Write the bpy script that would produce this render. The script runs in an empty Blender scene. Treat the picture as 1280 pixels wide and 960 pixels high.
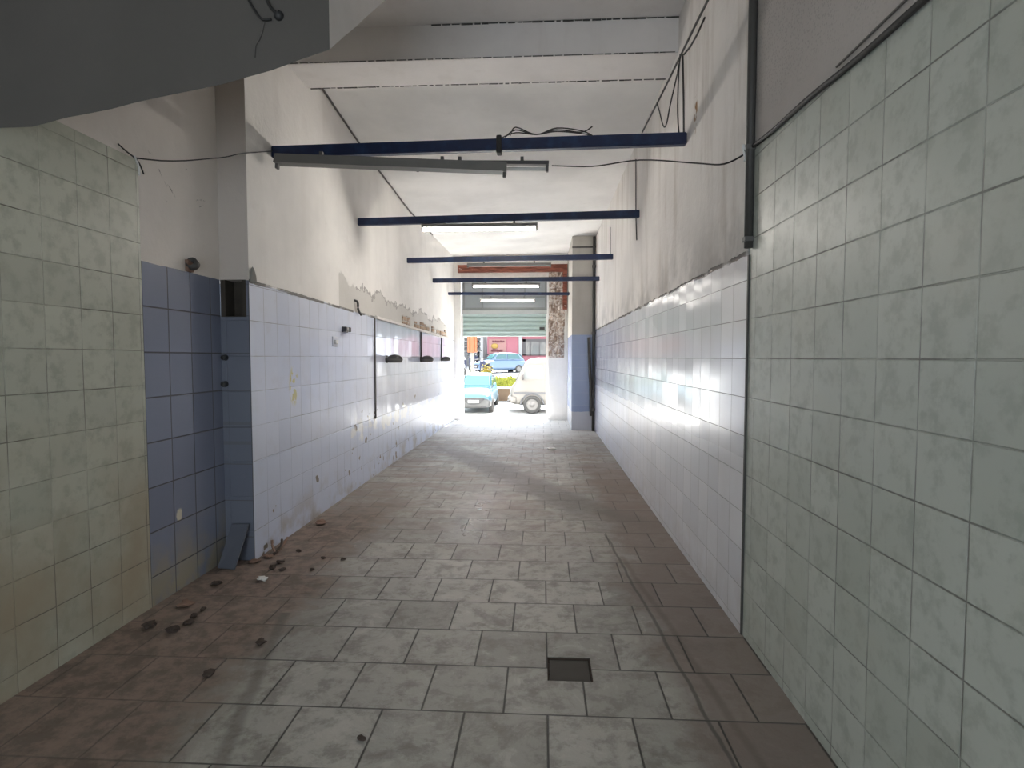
import bpy, bmesh, math, random
from mathutils import Vector, Matrix, Euler, noise as mnoise
R = random.Random(7)
C = bpy.context.scene.collection
S = bpy.context.scene
PI = math.pi
rad = math.radians

# ------------------------------------------------------------------ camera
F = 690.0
CAMZ = 1.45
cam = bpy.data.cameras.new('camera'); cam.sensor_fit = 'HORIZONTAL'; cam.sensor_width = 36; cam.lens = F / 1280 * 36
cam.clip_start = 0.05; cam.clip_end = 400
camo = bpy.data.objects.new('camera', cam); C.objects.link(camo)
camo.location = (0, 0, CAMZ); camo.rotation_euler = (rad(90 - 2.74), 0, rad(3.15))
S.camera = camo
CM = camo.rotation_euler.to_matrix()
def ray(px, py): return CM @ Vector(((px - 640) / F, (480 - py) / F, -1))
def at_y(px, py, y):
    d = ray(px, py); t = y / d.y; return Vector((d.x * t, y, CAMZ + d.z * t))
def at_x(px, py, x):
    d = ray(px, py); t = x / d.x; return Vector((x, d.y * t, CAMZ + d.z * t))
def at_z(px, py, z=0.0):
    d = ray(px, py); t = (z - CAMZ) / d.z; return Vector((d.x * t, d.y * t, z))

# ------------------------------------------------------------------ mesh helpers
def obj(name, bm, mat, parent=None, smooth=False):
    bmesh.ops.recalc_face_normals(bm, faces=bm.faces[:])
    me = bpy.data.meshes.new(name); bm.to_mesh(me); bm.free()
    mats = mat if isinstance(mat, (list, tuple)) else [mat]
    for m in mats: me.materials.append(m)
    if smooth:
        for p in me.polygons: p.use_smooth = True
    o = bpy.data.objects.new(name, me); C.objects.link(o)
    if parent is not None: o.parent = parent
    return o
def tag(o, label, cat, group=None, kind=None):
    o['label'] = label; o['category'] = cat
    if group: o['group'] = group
    if kind: o['kind'] = kind
    return o
def thing(name, label, cat, loc=(0, 0, 0), rotz=0.0, group=None):
    o = bpy.data.objects.new(name, None); C.objects.link(o)
    o.location = loc; o.rotation_euler = (0, 0, rotz); o.empty_display_size = 0.05
    return tag(o, label, cat, group)
def struct(name, bm, mat, label=None, parent=None, smooth=False):
    o = obj(name, bm, mat, parent, smooth)
    if parent is None:
        o['kind'] = 'structure'
        if label: o['label'] = label; o['category'] = name.split('_')[0]
    return o
def dup(root, loc, rotz, label, group=None, scale=None):
    r = root.copy(); C.objects.link(r); r.location = loc; r.rotation_euler = (0, 0, rotz); r['label'] = label
    if group: r['group'] = group
    if scale: r.scale = (scale,) * 3
    for ch in list(root.children):
        c = ch.copy(); C.objects.link(c); c.parent = r
        for g in list(ch.children):
            d = g.copy(); C.objects.link(d); d.parent = c
    return r
def bx(bm, x0, x1, y0, y1, z0, z1, bev=0.0, mi=0):
    vs = [bm.verts.new(p) for p in ((x0, y0, z0), (x1, y0, z0), (x1, y1, z0), (x0, y1, z0), (x0, y0, z1), (x1, y0, z1), (x1, y1, z1), (x0, y1, z1))]
    fs = [bm.faces.new([vs[i] for i in f]) for f in ((0, 3, 2, 1), (4, 5, 6, 7), (0, 1, 5, 4), (1, 2, 6, 5), (2, 3, 7, 6), (3, 0, 4, 7))]
    for f in fs: f.material_index = mi
    if bev > 0:
        es = list({e for f in fs for e in f.edges})
        bmesh.ops.bevel(bm, geom=es, offset=bev, segments=2, profile=0.5, affect='EDGES')
    return vs
def box(x0, x1, y0, y1, z0, z1, bev=0.0):
    bm = bmesh.new(); bx(bm, x0, x1, y0, y1, z0, z1, bev); return bm
def tube(bm, pts, r, n=8, cap=True):
    pts = [Vector(p) for p in pts]; rings = []
    for i, p in enumerate(pts):
        t = (pts[min(i + 1, len(pts) - 1)] - pts[max(i - 1, 0)]).normalized()
        up = Vector((0, 0, 1)) if abs(t.z) < 0.9 else Vector((1, 0, 0))
        a = t.cross(up).normalized(); b = t.cross(a).normalized()
        rr = r[i] if isinstance(r, (list, tuple)) else r
        rings.append([bm.verts.new(p + (a * math.cos(2 * PI * k / n) + b * math.sin(2 * PI * k / n)) * rr) for k in range(n)])
    for i in range(len(rings) - 1):
        for k in range(n):
            bm.faces.new((rings[i][k], rings[i][(k + 1) % n], rings[i + 1][(k + 1) % n], rings[i + 1][k]))
    if cap:
        bm.faces.new(rings[0][::-1]); bm.faces.new(rings[-1])
    return bm
def lathe(bm, prof, M=None, n=20):
    """prof: list of (radius, height) about local Z; M: matrix"""
    M = M or Matrix.Identity(4); rings = []
    for r_, h in prof:
        if r_ < 1e-5: rings.append([bm.verts.new(M @ Vector((0, 0, h)))])
        else: rings.append([bm.verts.new(M @ Vector((r_ * math.cos(2 * PI * k / n), r_ * math.sin(2 * PI * k / n), h))) for k in range(n)])
    for a, b in zip(rings, rings[1:]):
        for k in range(n):
            q = (k + 1) % n
            if len(a) == 1 and len(b) == 1: continue
            if len(a) == 1: bm.faces.new((a[0], b[k], b[q]))
            elif len(b) == 1: bm.faces.new((a[k], a[q], b[0]))
            else: bm.faces.new((a[k], a[q], b[q], b[k]))
    return bm
def loft(bm, rings, cap=True, mi=0):
    rv = [[bm.verts.new(p) for p in r_] for r_ in rings]; n = len(rv[0])
    for a, b in zip(rv, rv[1:]):
        for k in range(n):
            f = bm.faces.new((a[k], a[(k + 1) % n], b[(k + 1) % n], b[k])); f.material_index = mi
    if cap: bm.faces.new(rv[0][::-1]); bm.faces.new(rv[-1])
    return bm
def sag(a, b, drop, n=14, wob=0.0, seed=1):
    a = Vector(a); b = Vector(b); q = random.Random(seed)
    out = []
    for i in range(n + 1):
        t = i / n; p = a.lerp(b, t); p.z -= drop * 4 * t * (1 - t)
        if 0 < i < n and wob: p += Vector((q.uniform(-wob, wob), q.uniform(-wob, wob), q.uniform(-wob, wob)))
        out.append(p)
    return out
def smoothpts(pts, k=5):
    P = [Vector(p) for p in pts]; out = []
    for i in range(len(P) - 1):
        p0 = P[max(i - 1, 0)]; p1 = P[i]; p2 = P[i + 1]; p3 = P[min(i + 2, len(P) - 1)]
        for j in range(k):
            t = j / k
            out.append(0.5 * ((2 * p1) + (p2 - p0) * t + (2 * p0 - 5 * p1 + 4 * p2 - p3) * t * t + (3 * p1 - p0 - 3 * p2 + p3) * t ** 3))
    out.append(P[-1]); return out
def chunk(r, seed, flat=0.6):
    bm = bmesh.new(); bmesh.ops.create_icosphere(bm, subdivisions=2, radius=r); q = random.Random(seed)
    off = Vector((q.uniform(0, 50), q.uniform(0, 50), q.uniform(0, 50)))
    for v in bm.verts:
        v.co *= 1 + 0.9 * mnoise.noise(v.co / r * 1.1 + off)
        v.co.z *= flat
        v.co.x *= 1.25
    zmin = min(v.co.z for v in bm.verts)
    for v in bm.verts: v.co.z -= zmin
    return bm

# ------------------------------------------------------------------ material helpers
class G:
    def __init__(s, name):
        s.mat = bpy.data.materials.new(name); s.mat.use_nodes = True
        s.nt = s.mat.node_tree; s.b = s.nt.nodes['Principled BSDF']
    def new(s, t, **kw):
        n = s.nt.nodes.new(t)
        for k, v in kw.items(): setattr(n, k, v)
        return n
    def put(s, sock, v):
        if isinstance(v, bpy.types.NodeSocket): s.nt.links.new(v, sock)
        elif isinstance(v, (tuple, list)) and len(v) == 3 and sock.type == 'RGBA': sock.default_value = (*v, 1)
        else: sock.default_value = v
    def m(s, op, a, b=0.0, c=None, clamp=False):
        n = s.new('ShaderNodeMath', operation=op, use_clamp=clamp)
        s.put(n.inputs[0], a); s.put(n.inputs[1], b)
        if c is not None: s.put(n.inputs[2], c)
        return n.outputs[0]
    def mul(s, a, b): return s.m('MULTIPLY', a, b)
    def add(s, a, b): return s.m('ADD', a, b)
    def sub(s, a, b): return s.m('SUBTRACT', a, b)
    def gt(s, a, b): return s.m('GREATER_THAN', a, b)
    def lt(s, a, b): return s.m('LESS_THAN', a, b)
    def ss(s, v, lo, hi):
        n = s.new('ShaderNodeMapRange', interpolation_type='SMOOTHSTEP')
        s.put(n.inputs[0], v); s.put(n.inputs[1], lo); s.put(n.inputs[2], hi)
        return n.outputs[0]
    def mix(s, f, a, b, blend='MIX'):
        n = s.new('ShaderNodeMix', data_type='RGBA', blend_type=blend)
        s.put(n.inputs[0], f); s.put(n.inputs[6], a); s.put(n.inputs[7], b)
        return n.outputs[2]
    def fmix(s, f, a, b):
        n = s.new('ShaderNodeMix', data_type='FLOAT'); s.put(n.inputs[0], f); s.put(n.inputs[2], a); s.put(n.inputs[3], b)
        return n.outputs[0]
    def pos(s):
        if not hasattr(s, '_p'):
            n = s.new('ShaderNodeTexCoord'); s._p = n.outputs['Object']
            x = s.new('ShaderNodeSeparateXYZ'); s.nt.links.new(s._p, x.inputs[0]); s.x, s.y, s.z = x.outputs
        return s._p
    def vec(s, x, y, z):
        n = s.new('ShaderNodeCombineXYZ'); s.put(n.inputs[0], x); s.put(n.inputs[1], y); s.put(n.inputs[2], z); return n.outputs[0]
    def noise(s, scale, detail=4, rough=0.55, v=None, dist=0.0, color=False):
        n = s.new('ShaderNodeTexNoise'); s.put(n.inputs['Vector'], v if v is not None else s.pos())
        n.inputs['Scale'].default_value = scale; n.inputs['Detail'].default_value = detail; n.inputs['Roughness'].default_value = rough; n.inputs['Distortion'].default_value = dist
        return n.outputs['Color' if color else 'Fac']
    def white(s, v):
        n = s.new('ShaderNodeTexWhiteNoise', noise_dimensions='3D'); s.put(n.inputs['Vector'], v); return n.outputs['Value'], n.outputs['Color']
    def bump(s, h, strength=0.3, dist=0.01, normal=None):
        n = s.new('ShaderNodeBump'); s.put(n.inputs['Height'], h); n.inputs['Strength'].default_value = strength; n.inputs['Distance'].default_value = dist
        if normal is not None: s.put(n.inputs['Normal'], normal)
        return n.outputs[0]
    def uaxis(s):
        """horizontal wall coordinate: Y on walls facing X, X on walls facing Y"""
        s.pos(); g = s.new('ShaderNodeNewGeometry'); sp = s.new('ShaderNodeSeparateXYZ'); s.nt.links.new(g.outputs['True Normal'], sp.inputs[0])
        s.facex = s.gt(s.m('ABSOLUTE', sp.outputs[0]), 0.5)
        return s.fmix(s.facex, s.x, s.y)
    def tiles(s, u, v, u0, v0, tu, tv, grout=0.004, bond=0.0):
        """-> grout mask, id random value, id random colour, tilt height"""
        vv = s.m('DIVIDE', s.sub(v, v0), tv); row = s.m('FLOOR', vv)
        uu = s.m('DIVIDE', s.sub(u, u0), tu)
        if bond: uu = s.add(uu, s.mul(s.m('FLOORED_MODULO', row, 2.0), bond))
        col = s.m('FLOOR', uu); fu = s.sub(uu, col); fv = s.sub(vv, row)
        du = s.mul(s.m('MINIMUM', fu, s.sub(1.0, fu)), tu); dv = s.mul(s.m('MINIMUM', fv, s.sub(1.0, fv)), tv)
        d = s.m('MINIMUM', du, dv)
        mask = s.sub(1.0, s.ss(d, grout * 0.35, grout))
        val, c = s.white(s.vec(col, row, 3.7))
        sp = s.new('ShaderNodeSeparateColor'); s.nt.links.new(c, sp.inputs[0])
        tilt = s.add(s.mul(s.sub(fu, 0.5), s.sub(sp.outputs[0], 0.5)), s.mul(s.sub(fv, 0.5), s.sub(sp.outputs[1], 0.5)))
        return mask, val, sp.outputs[2], tilt
    def spot(s, u, v, cu, cv, ru, rv, soft=0.4):
        a = s.m('DIVIDE', s.sub(u, cu), ru); b = s.m('DIVIDE', s.sub(v, cv), rv)
        d = s.m('SQRT', s.add(s.mul(a, a), s.mul(b, b)))
        return s.sub(1.0, s.ss(d, 1 - soft, 1.0))
    def fin(s, color=None, rough=None, normal=None, metal=None, spec=None):
        if color is not None: s.put(s.b.inputs['Base Color'], color)
        if rough is not None: s.put(s.b.inputs['Roughness'], rough)
        if normal is not None: s.put(s.b.inputs['Normal'], normal)
        if metal is not None: s.put(s.b.inputs['Metallic'], metal)
        if spec is not None: s.put(s.b.inputs['Specular IOR Level'], spec)
        return s.mat
def plain(name, col, rough=0.6, metal=0.0, var=0.12, scale=25, bump=0.0, spec=0.5):
    g = G(name); n = g.noise(scale, 4)
    c = g.mix(n, tuple(max(0, k * (1 - var)) for k in col), tuple(k * (1 + var) for k in col))
    return g.fin(c, g.fmix(n, max(rough - 0.06, 0.02), min(rough + 0.06, 1)), g.bump(n, bump, 0.004) if bump else None, metal, spec)
def plaster_color(g, base, streak=0.5, seed=0.0):
    p = g.pos()
    n1 = g.noise(0.9, 6, 0.6); n2 = g.noise(5.0, 6, 0.65)
    st = g.noise(1.0, 5, 0.6, v=g.vec(g.mul(g.x, 5.0), g.add(g.mul(g.y, 5.0), seed), g.mul(g.z, 0.7)))
    c = g.mix(g.ss(n1, 0.35, 0.7), base, tuple(k * 0.86 for k in base))
    c = g.mix(g.mul(g.ss(st, 0.5, 0.75), streak), c, tuple(k * f for k, f in zip(base, (0.66, 0.62, 0.58))))
    c = g.mix(g.mul(g.ss(n2, 0.58, 0.8), 0.35), c, tuple(k * f for k, f in zip(base, (0.75, 0.73, 0.70))))
    return c, n2
WHITE_PL = (0.66, 0.63, 0.60)
GREEN = (0.47, 0.50, 0.44)

# ------------------------------------------------------------------ surface materials
def mat_right_near():
    g = G('green_tile_and_plaster'); g.pos(); u = g.y; v = g.z
    mk, val, r3, tilt = g.tiles(u, v, 1.4, 0.045, 0.2, 0.2, 0.0035)
    n = g.noise(14, 6, 0.65); nb = g.noise(2.0, 4)
    c = g.mix(val, (0.47, 0.505, 0.45), (0.55, 0.575, 0.52))
    c = g.mix(g.mul(g.ss(n, 0.45, 0.66), 0.7), c, (0.37, 0.40, 0.35))
    c = g.mix(g.mul(g.ss(nb, 0.5, 0.75), 0.35), c, (0.48, 0.47, 0.40))
    c = g.mix(g.mul(mk, g.fmix(g.ss(g.noise(3.1, 4), 0.42, 0.6), 0.12, 0.85)), c, (0.22, 0.21, 0.19))
    line = g.add(g.add(2.325, g.mul(u, 0.057)), g.mul(g.sub(g.noise(9, 3), 0.5), 0.012))
    up = g.gt(v, line)
    pc, pn = plaster_color(g, (0.50, 0.465, 0.44), 0.3)
    dots = g.new('ShaderNodeTexVoronoi'); dots.inputs['Scale'].default_value = 75; g.put(dots.inputs['Vector'], g.pos())
    dk = g.mul(g.lt(dots.outputs['Distance'], 0.33), g.ss(g.add(g.noise(1.5, 3), g.mul(g.sub(v, 2.75), 0.5)), 0.35, 0.55))
    pc = g.mix(g.mul(dk, 0.4), pc, (0.25, 0.235, 0.22))
    col = g.mix(up, c, pc)
    h = g.fmix(up, g.add(g.sub(g.mul(tilt, 0.010), g.mul(mk, 0.003)), g.mul(n, 0.0008)), g.mul(pn, 0.008))
    rough = g.fmix(up, g.fmix(n, 0.36, 0.52), 0.9)
    return g.fin(col, rough, g.bump(h, 1.0, 1.0), spec=0.45)
def mat_right_far():
    g = G('white_tile_and_plaster_right'); u = g.uaxis(); v = g.z
    mk, val, r3, tilt = g.tiles(u, v, 2.9, 0.045, 0.2, 0.2, 0.003)
    n = g.noise(8, 5); nb = g.noise(1.3, 4)
    c = g.mix(val, (0.70, 0.71, 0.75), (0.80, 0.80, 0.83))
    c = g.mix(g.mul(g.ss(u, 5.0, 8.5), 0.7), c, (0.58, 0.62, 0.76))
    c = g.mix(g.mul(g.ss(nb, 0.45, 0.75), 0.4), c, (0.60, 0.58, 0.58))
    low = g.mul(g.sub(1.0, g.ss(v, 0.05, 0.5)), g.ss(n, 0.3, 0.7))
    c = g.mix(g.mul(low, 0.3), c, (0.50, 0.46, 0.42))
    c = g.mix(g.mul(mk, 0.75), c, (0.27, 0.26, 0.25))
    line = g.add(1.985, g.mul(g.sub(g.noise(6, 4), 0.5), 0.05))
    up = g.gt(v, line)
    pc, pn = plaster_color(g, (0.80, 0.765, 0.73), 0.75, 3.1)
    dirt = g.mul(g.sub(1.0, g.ss(g.sub(v, line), 0.0, 0.5)), g.ss(g.noise(2.3, 5), 0.4, 0.65))
    pc = g.mix(g.mul(dirt, 0.6), pc, (0.30, 0.285, 0.27))
    pc = g.mix(g.mul(g.spot(u, v, 3.92, 3.12, 0.05, 0.16), g.ss(g.noise(14, 3), 0.45, 0.55)), pc, (0.30, 0.17, 0.08))
    edge = g.mul(g.lt(g.m('ABSOLUTE', g.sub(v, line)), 0.013), g.ss(g.noise(3, 4), 0.35, 0.5))
    col = g.mix(up, c, pc); col = g.mix(edge, col, (0.13, 0.12, 0.11))
    h = g.fmix(up, g.sub(g.mul(tilt, 0.008), g.mul(mk, 0.002)), g.mul(pn, 0.014))
    rough = g.fmix(up, g.fmix(g.ss(v, 0.72, 1.12), 0.38, g.fmix(nb, 0.12, 0.22)), 0.9)
    return g.fin(col, rough, g.bump(h, 1.0, 1.0), spec=0.55)
def mat_left_near():
    g = G('green_and_blue_tile_left'); u = g.uaxis(); v = g.z
    mk, val, r3, tilt = g.tiles(u, v, 0.2, 0.09, 0.2, 0.2, 0.003)
    n = g.noise(12, 6, 0.65); nb = g.noise(1.7, 5)
    c = g.mix(val, (0.44, 0.455, 0.375), (0.52, 0.53, 0.44))
    c = g.mix(g.mul(g.ss(n, 0.45, 0.66), 0.7), c, (0.34, 0.35, 0.28))
    c = g.mix(g.mul(g.sub(1.0, g.ss(v, 0.5, 1.3)), g.ss(nb, 0.3, 0.65)), c, (0.38, 0.33, 0.24))
    c = g.mix(g.mul(mk, g.ss(g.noise(2.6, 4), 0.42, 0.62)), c, (0.20, 0.185, 0.15))
    mk2, val2, r32, tilt2 = g.tiles(u, v, 3.02, 0.17, 0.215, 0.262, 0.005)
    b = g.mix(val2, (0.19, 0.215, 0.30), (0.23, 0.255, 0.34))
    b = g.mix(g.mul(g.sub(1.0, g.ss(v, 0.0, 0.55)), g.ss(g.noise(3.5, 5), 0.35, 0.6)), b, (0.33, 0.30, 0.23))
    b = g.mix(g.spot(g.add(u, g.mul(g.noise(20, 3), 0.05)), v, 3.31, 0.47, 0.035, 0.045), b, (0.6, 0.57, 0.48))
    b = g.mix(mk2, b, (0.12, 0.12, 0.13))
    isb = g.mul(g.gt(u, 3.02), g.lt(v, g.add(1.995, g.mul(g.sub(g.noise(7, 3), 0.5), 0.02))))
    isg = g.mul(g.lt(u, 3.02), g.lt(v, 2.55))
    pc, pn = plaster_color(g, (0.80, 0.75, 0.70), 0.15, 1.0)
    scr = g.mul(g.gt(g.noise(5, 5, 0.7, dist=1.5), 0.66), g.spot(u, v, 3.4, 2.6, 0.35, 0.3))
    pc = g.mix(g.mul(scr, 0.8), pc, (0.22, 0.2, 0.19))
    col = g.mix(isb, g.mix(isg, pc, c), b)
    t = g.m('MAXIMUM', isb, isg)
    h = g.fmix(t, g.mul(pn, 0.006), g.fmix(isb, g.sub(g.mul(tilt, 0.008), g.mul(mk, 0.002)), g.sub(g.mul(tilt2, 0.012), g.mul(mk2, 0.003))))
    rough = g.fmix(t, 0.9, g.fmix(isb, 0.4, 0.2))
    return g.fin(col, rough, g.bump(h, 1.0, 1.0), spec=0.4)
def mat_left_far():
    g = G('lavender_tile_and_plaster_left'); u = g.uaxis(); v = g.z
    mk, val, r3, tilt = g.tiles(u, v, 3.78, -0.04, 0.2, 0.25, 0.003)
    n = g.noise(6, 5); nb = g.noise(1.1, 4)
    c = g.mix(val, (0.64, 0.69, 0.83), (0.71, 0.75, 0.87))
    c = g.mix(g.mul(g.lt(v, 0.71), 0.55), c, (0.56, 0.62, 0.77))
    c = g.mix(g.mul(g.ss(n, 0.5, 0.75), 0.25), c, (0.52, 0.52, 0.56))
    # scattered chips, stains and a pale repair band with shapes of their own
    chip = g.mul(g.gt(g.noise(7, 2, 0.5), 0.69), g.lt(v, 0.85))
    c = g.mix(chip, c, (0.20, 0.17, 0.15))
    rep = g.mul(g.mul(g.ss(g.add(g.noise(4, 5), g.mul(g.m('ABSOLUTE', g.sub(v, 0.64)), -1.4)), 0.42, 0.5), g.gt(u, 5.7)), g.lt(u, 10.5))
    c = g.mix(g.mul(rep, 0.7), c, (0.84, 0.83, 0.80))
    c = g.mix(g.mul(g.spot(u, v, 4.45, 1.22, 0.10, 0.19), g.gt(g.noise(9, 4), 0.52)), c, (0.62, 0.58, 0.30))
    low = g.mul(g.sub(1.0, g.ss(v, 0.0, 0.4)), g.ss(g.noise(3, 6), 0.45, 0.65))
    c = g.mix(g.mul(low, 0.7), c, (0.33, 0.28, 0.22))
    c = g.mix(g.mul(mk, g.fmix(g.ss(g.noise(2.2, 4), 0.4, 0.62), 0.12, 0.8)), c, (0.27, 0.27, 0.29))
    line = g.add(g.sub(2.045, g.mul(u, 0.0155)), g.mul(g.sub(g.noise(5, 4), 0.5), 0.03))
    up = g.gt(v, line)
    pc, pn = plaster_color(g, (0.87, 0.84, 0.80), 0.12, 5.0)
    # peeling lower band of the plaster
    wav = g.add(g.sub(v, line), g.mul(g.sub(g.noise(1.7, 6, 0.65), 0.5), 0.7))
    peel = g.mul(g.sub(1.0, g.ss(wav, 0.26, 0.29)), g.gt(u, 5.5))
    pc = g.mix(g.mul(peel, 0.6), pc, (0.46, 0.44, 0.40))
    pc = g.mix(g.mul(g.mul(g.lt(g.m('ABSOLUTE', g.sub(wav, 0.275)), 0.012), g.gt(u, 6.0)), 0.7), pc, (0.25, 0.23, 0.21))
    edge = g.mul(g.mul(g.lt(g.m('ABSOLUTE', g.sub(v, line)), 0.012), g.ss(g.noise(3, 4), 0.35, 0.5)), g.facex)
    ret = g.sub(1.0, g.facex)                          # the narrow return that faces the room carries the darker blue tile
    mk2, val2, r32, tilt2 = g.tiles(u, v, -2.27, 0.17, 0.215, 0.262, 0.004)
    bl = g.mix(val2, (0.16, 0.175, 0.225), (0.19, 0.205, 0.25))
    bl = g.mix(mk2, bl, (0.12, 0.12, 0.13))
    for cz in (0.985, 0.845): bl = g.mix(g.mul(g.lt(g.m('ABSOLUTE', g.sub(v, cz)), 0.012), 0.5), bl, (0.16, 0.16, 0.17))
    c = g.mix(ret, c, bl)
    up = g.fmix(ret, up, g.gt(v, 1.99))
    pc = g.mix(ret, pc, (0.62, 0.56, 0.51))
    col = g.mix(up, c, pc); col = g.mix(edge, col, (0.2, 0.19, 0.18))
    h = g.fmix(up, g.sub(g.mul(tilt, 0.007), g.mul(mk, 0.002)), g.mul(pn, 0.008))
    panel = g.mul(g.gt(u, 6.67), g.gt(v, 0.72))
    rough = g.fmix(up, g.fmix(panel, g.fmix(g.ss(v, 0.6, 0.8), 0.36, g.fmix(nb, 0.14, 0.26)), 0.10), 0.9)
    return g.fin(col, rough, g.bump(h, 1.0, 1.0), spec=0.55)
def mat_floor():
    g = G('worn_floor_tile'); g.pos(); x, y = g.x, g.y
    mk, val, r3, tilt = g.tiles(x, y, -0.155, 2.18, 0.34, 0.338, 0.0055, bond=0.47)
    n = g.noise(9, 7, 0.7); n2 = g.noise(1.6, 6, 0.62); n3 = g.noise(30, 4, 0.6)
    far = g.ss(y, 3.0, 6.5)
    c = g.mix(val, (0.28, 0.268, 0.24), (0.43, 0.415, 0.375))
    n4 = g.noise(4.5, 8, 0.72, dist=0.8)
    c = g.mix(g.mul(g.ss(n, 0.46, 0.62), 0.65), c, (0.20, 0.185, 0.16))
    c = g.mix(g.mul(g.ss(n4, 0.50, 0.64), 0.55), c, (0.17, 0.155, 0.13))
    c = g.mix(g.mul(g.ss(g.sub(1.0, n4), 0.56, 0.66), 0.45), c, (0.52, 0.50, 0.46))
    c = g.mix(g.mul(g.ss(n3, 0.6, 0.75), 0.35), c, (0.50, 0.485, 0.45))
    scr = g.noise(1.0, 5, 0.7, v=g.vec(g.mul(g.add(x, y), 14.0), g.mul(g.sub(x, y), 2.5), 0.0))
    c = g.mix(g.mul(g.ss(scr, 0.66, 0.72), 0.4), c, (0.13, 0.115, 0.10))
    # trodden brown dirt, streaked across the room towards the door
    st = g.noise(1.0, 6, 0.65, v=g.vec(g.mul(x, 1.3), g.mul(y, 4.0), 0.0))
    c = g.mix(g.mul(g.mul(g.ss(st, 0.4, 0.62), far), 0.75), c, (0.25, 0.195, 0.16))
    # brown grime beside the left wall
    lx = g.add(x, g.mul(g.sub(n2, 0.5), 1.1))
    left = g.mul(g.sub(1.0, g.ss(lx, -1.62, -1.15)), g.sub(1.0, g.ss(y, 4.2, 6.5)))
    c = g.mix(g.mul(left, 0.82), c, g.mix(g.ss(n, 0.4, 0.62), (0.12, 0.078, 0.055), (0.27, 0.19, 0.15)))
    # reddish dirt beside the right wall
    right = g.mul(g.ss(g.add(x, g.mul(g.sub(n2, 0.5), 0.8)), 0.40, 0.72), g.sub(1.0, g.ss(y, 6.0, 9.0)))
    c = g.mix(g.mul(right, 0.72), c, g.mix(n, (0.13, 0.095, 0.08), (0.25, 0.19, 0.165)))
    # long worn seam and old drag marks
    sx = g.add(x, g.mul(g.sub(g.noise(2.5, 3), 0.5), 0.05))
    seam = g.mul(g.sub(1.0, g.ss(g.m('ABSOLUTE', g.sub(sx, g.sub(0.80, g.mul(y, 0.062)))), 0.004, 0.013)), g.lt(y, 4.5))
    seam2 = g.mul(g.sub(1.0, g.ss(g.m('ABSOLUTE', g.sub(sx, g.sub(0.98, g.mul(y, 0.10)))), 0.004, 0.03)), g.lt(y, 4.0))
    seam3 = g.mul(g.sub(1.0, g.ss(g.m('ABSOLUTE', g.sub(sx, g.sub(-0.65, g.mul(y, 0.27)))), 0.01, 0.045)), g.lt(y, 3.0))
    c = g.mix(g.mul(seam, 0.8), c, (0.09, 0.08, 0.07))
    c = g.mix(g.mul(seam2, 0.5), c, (0.14, 0.105, 0.085))
    c = g.mix(g.mul(seam3, 0.5), c, (0.10, 0.085, 0.07))
    # dark damp band running slantwise
    band = g.sub(g.add(x, g.mul(g.sub(n2, 0.5), 0.5)), g.add(0.45, g.mul(g.sub(y, 5.2), -0.55)))
    bandm = g.mul(g.sub(1.0, g.ss(g.m('ABSOLUTE', band), 0.12, 0.42)), g.mul(g.ss(y, 4.4, 5.6), g.sub(1.0, g.ss(y, 8.0, 9.6))))
    c = g.mix(g.mul(bandm, 0.8), c, (0.125, 0.112, 0.10))
    c = g.mix(g.mul(g.ss(g.add(y, g.mul(g.sub(n2, 0.5), 2.0)), 9.4, 10.8), 0.75), c, (0.66, 0.65, 0.63))   # sunlit floor at the threshold put into the colour as a pale dusty tone
    mortar = g.mul(mk, g.sub(1.0, g.mul(far, 0.55)))
    c = g.mix(g.mul(mortar, g.sub(1.0, g.mul(left, 0.6))), c, (0.075, 0.07, 0.06))
    h = g.add(g.sub(g.mul(tilt, 0.012), g.mul(mk, 0.004)), g.add(g.mul(n, 0.004), g.mul(n4, 0.004)))
    wet = g.mul(g.spot(x, y, -0.55, 4.9, 0.5, 1.9, 0.8), g.ss(g.noise(2.2, 4), 0.35, 0.6))
    rough = g.fmix(g.m('MAXIMUM', left, right), g.fmix(wet, g.fmix(n, 0.36, 0.62), 0.26), 0.75)
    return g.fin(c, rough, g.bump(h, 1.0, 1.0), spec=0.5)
def mat_ceiling():
    g = G('limewashed_ceiling'); c, n = plaster_color(g, (0.86, 0.845, 0.82), 0.06)
    return g.fin(c, 0.92, g.bump(n, 1.0, 0.004))
def mat_plaster(name, col, streak=0.2, bump=0.006):
    g = G(name); c, n = plaster_color(g, col, streak); return g.fin(c, 0.92, g.bump(n, 1.0, bump))
def mat_pilaster():
    g = G('blue_tile_pilaster'); u = g.uaxis(); v = g.z
    mk, val, r3, tilt = g.tiles(u, v, 0.58, 0.0, 0.46, 0.25, 0.004)
    b = g.mix(val, (0.27, 0.33, 0.49), (0.31, 0.37, 0.53))
    b = g.mix(g.mul(mk, 0.5), b, (0.42, 0.46, 0.56))
    b = g.mix(g.lt(v, g.add(0.32, g.mul(g.noise(3), 0.1))), b, (0.50, 0.51, 0.56))
    pc, pn = plaster_color(g, (0.50, 0.48, 0.44), 0.4)
    up = g.gt(v, 1.9); return g.fin(g.mix(up, b, pc), g.fmix(up, 0.25, 0.9))
def mat_rubble():
    g = G('broken_masonry'); n = g.noise(9, 7, 0.75, dist=1.0); n2 = g.noise(22, 4)
    c = g.mix(g.ss(n, 0.42, 0.6), (0.27, 0.19, 0.145), (0.70, 0.64, 0.58))
    c = g.mix(g.ss(n2, 0.58, 0.7), c, (0.42, 0.28, 0.21))
    return g.fin(c, 0.95, g.bump(n, 0.7, 0.03))
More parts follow.
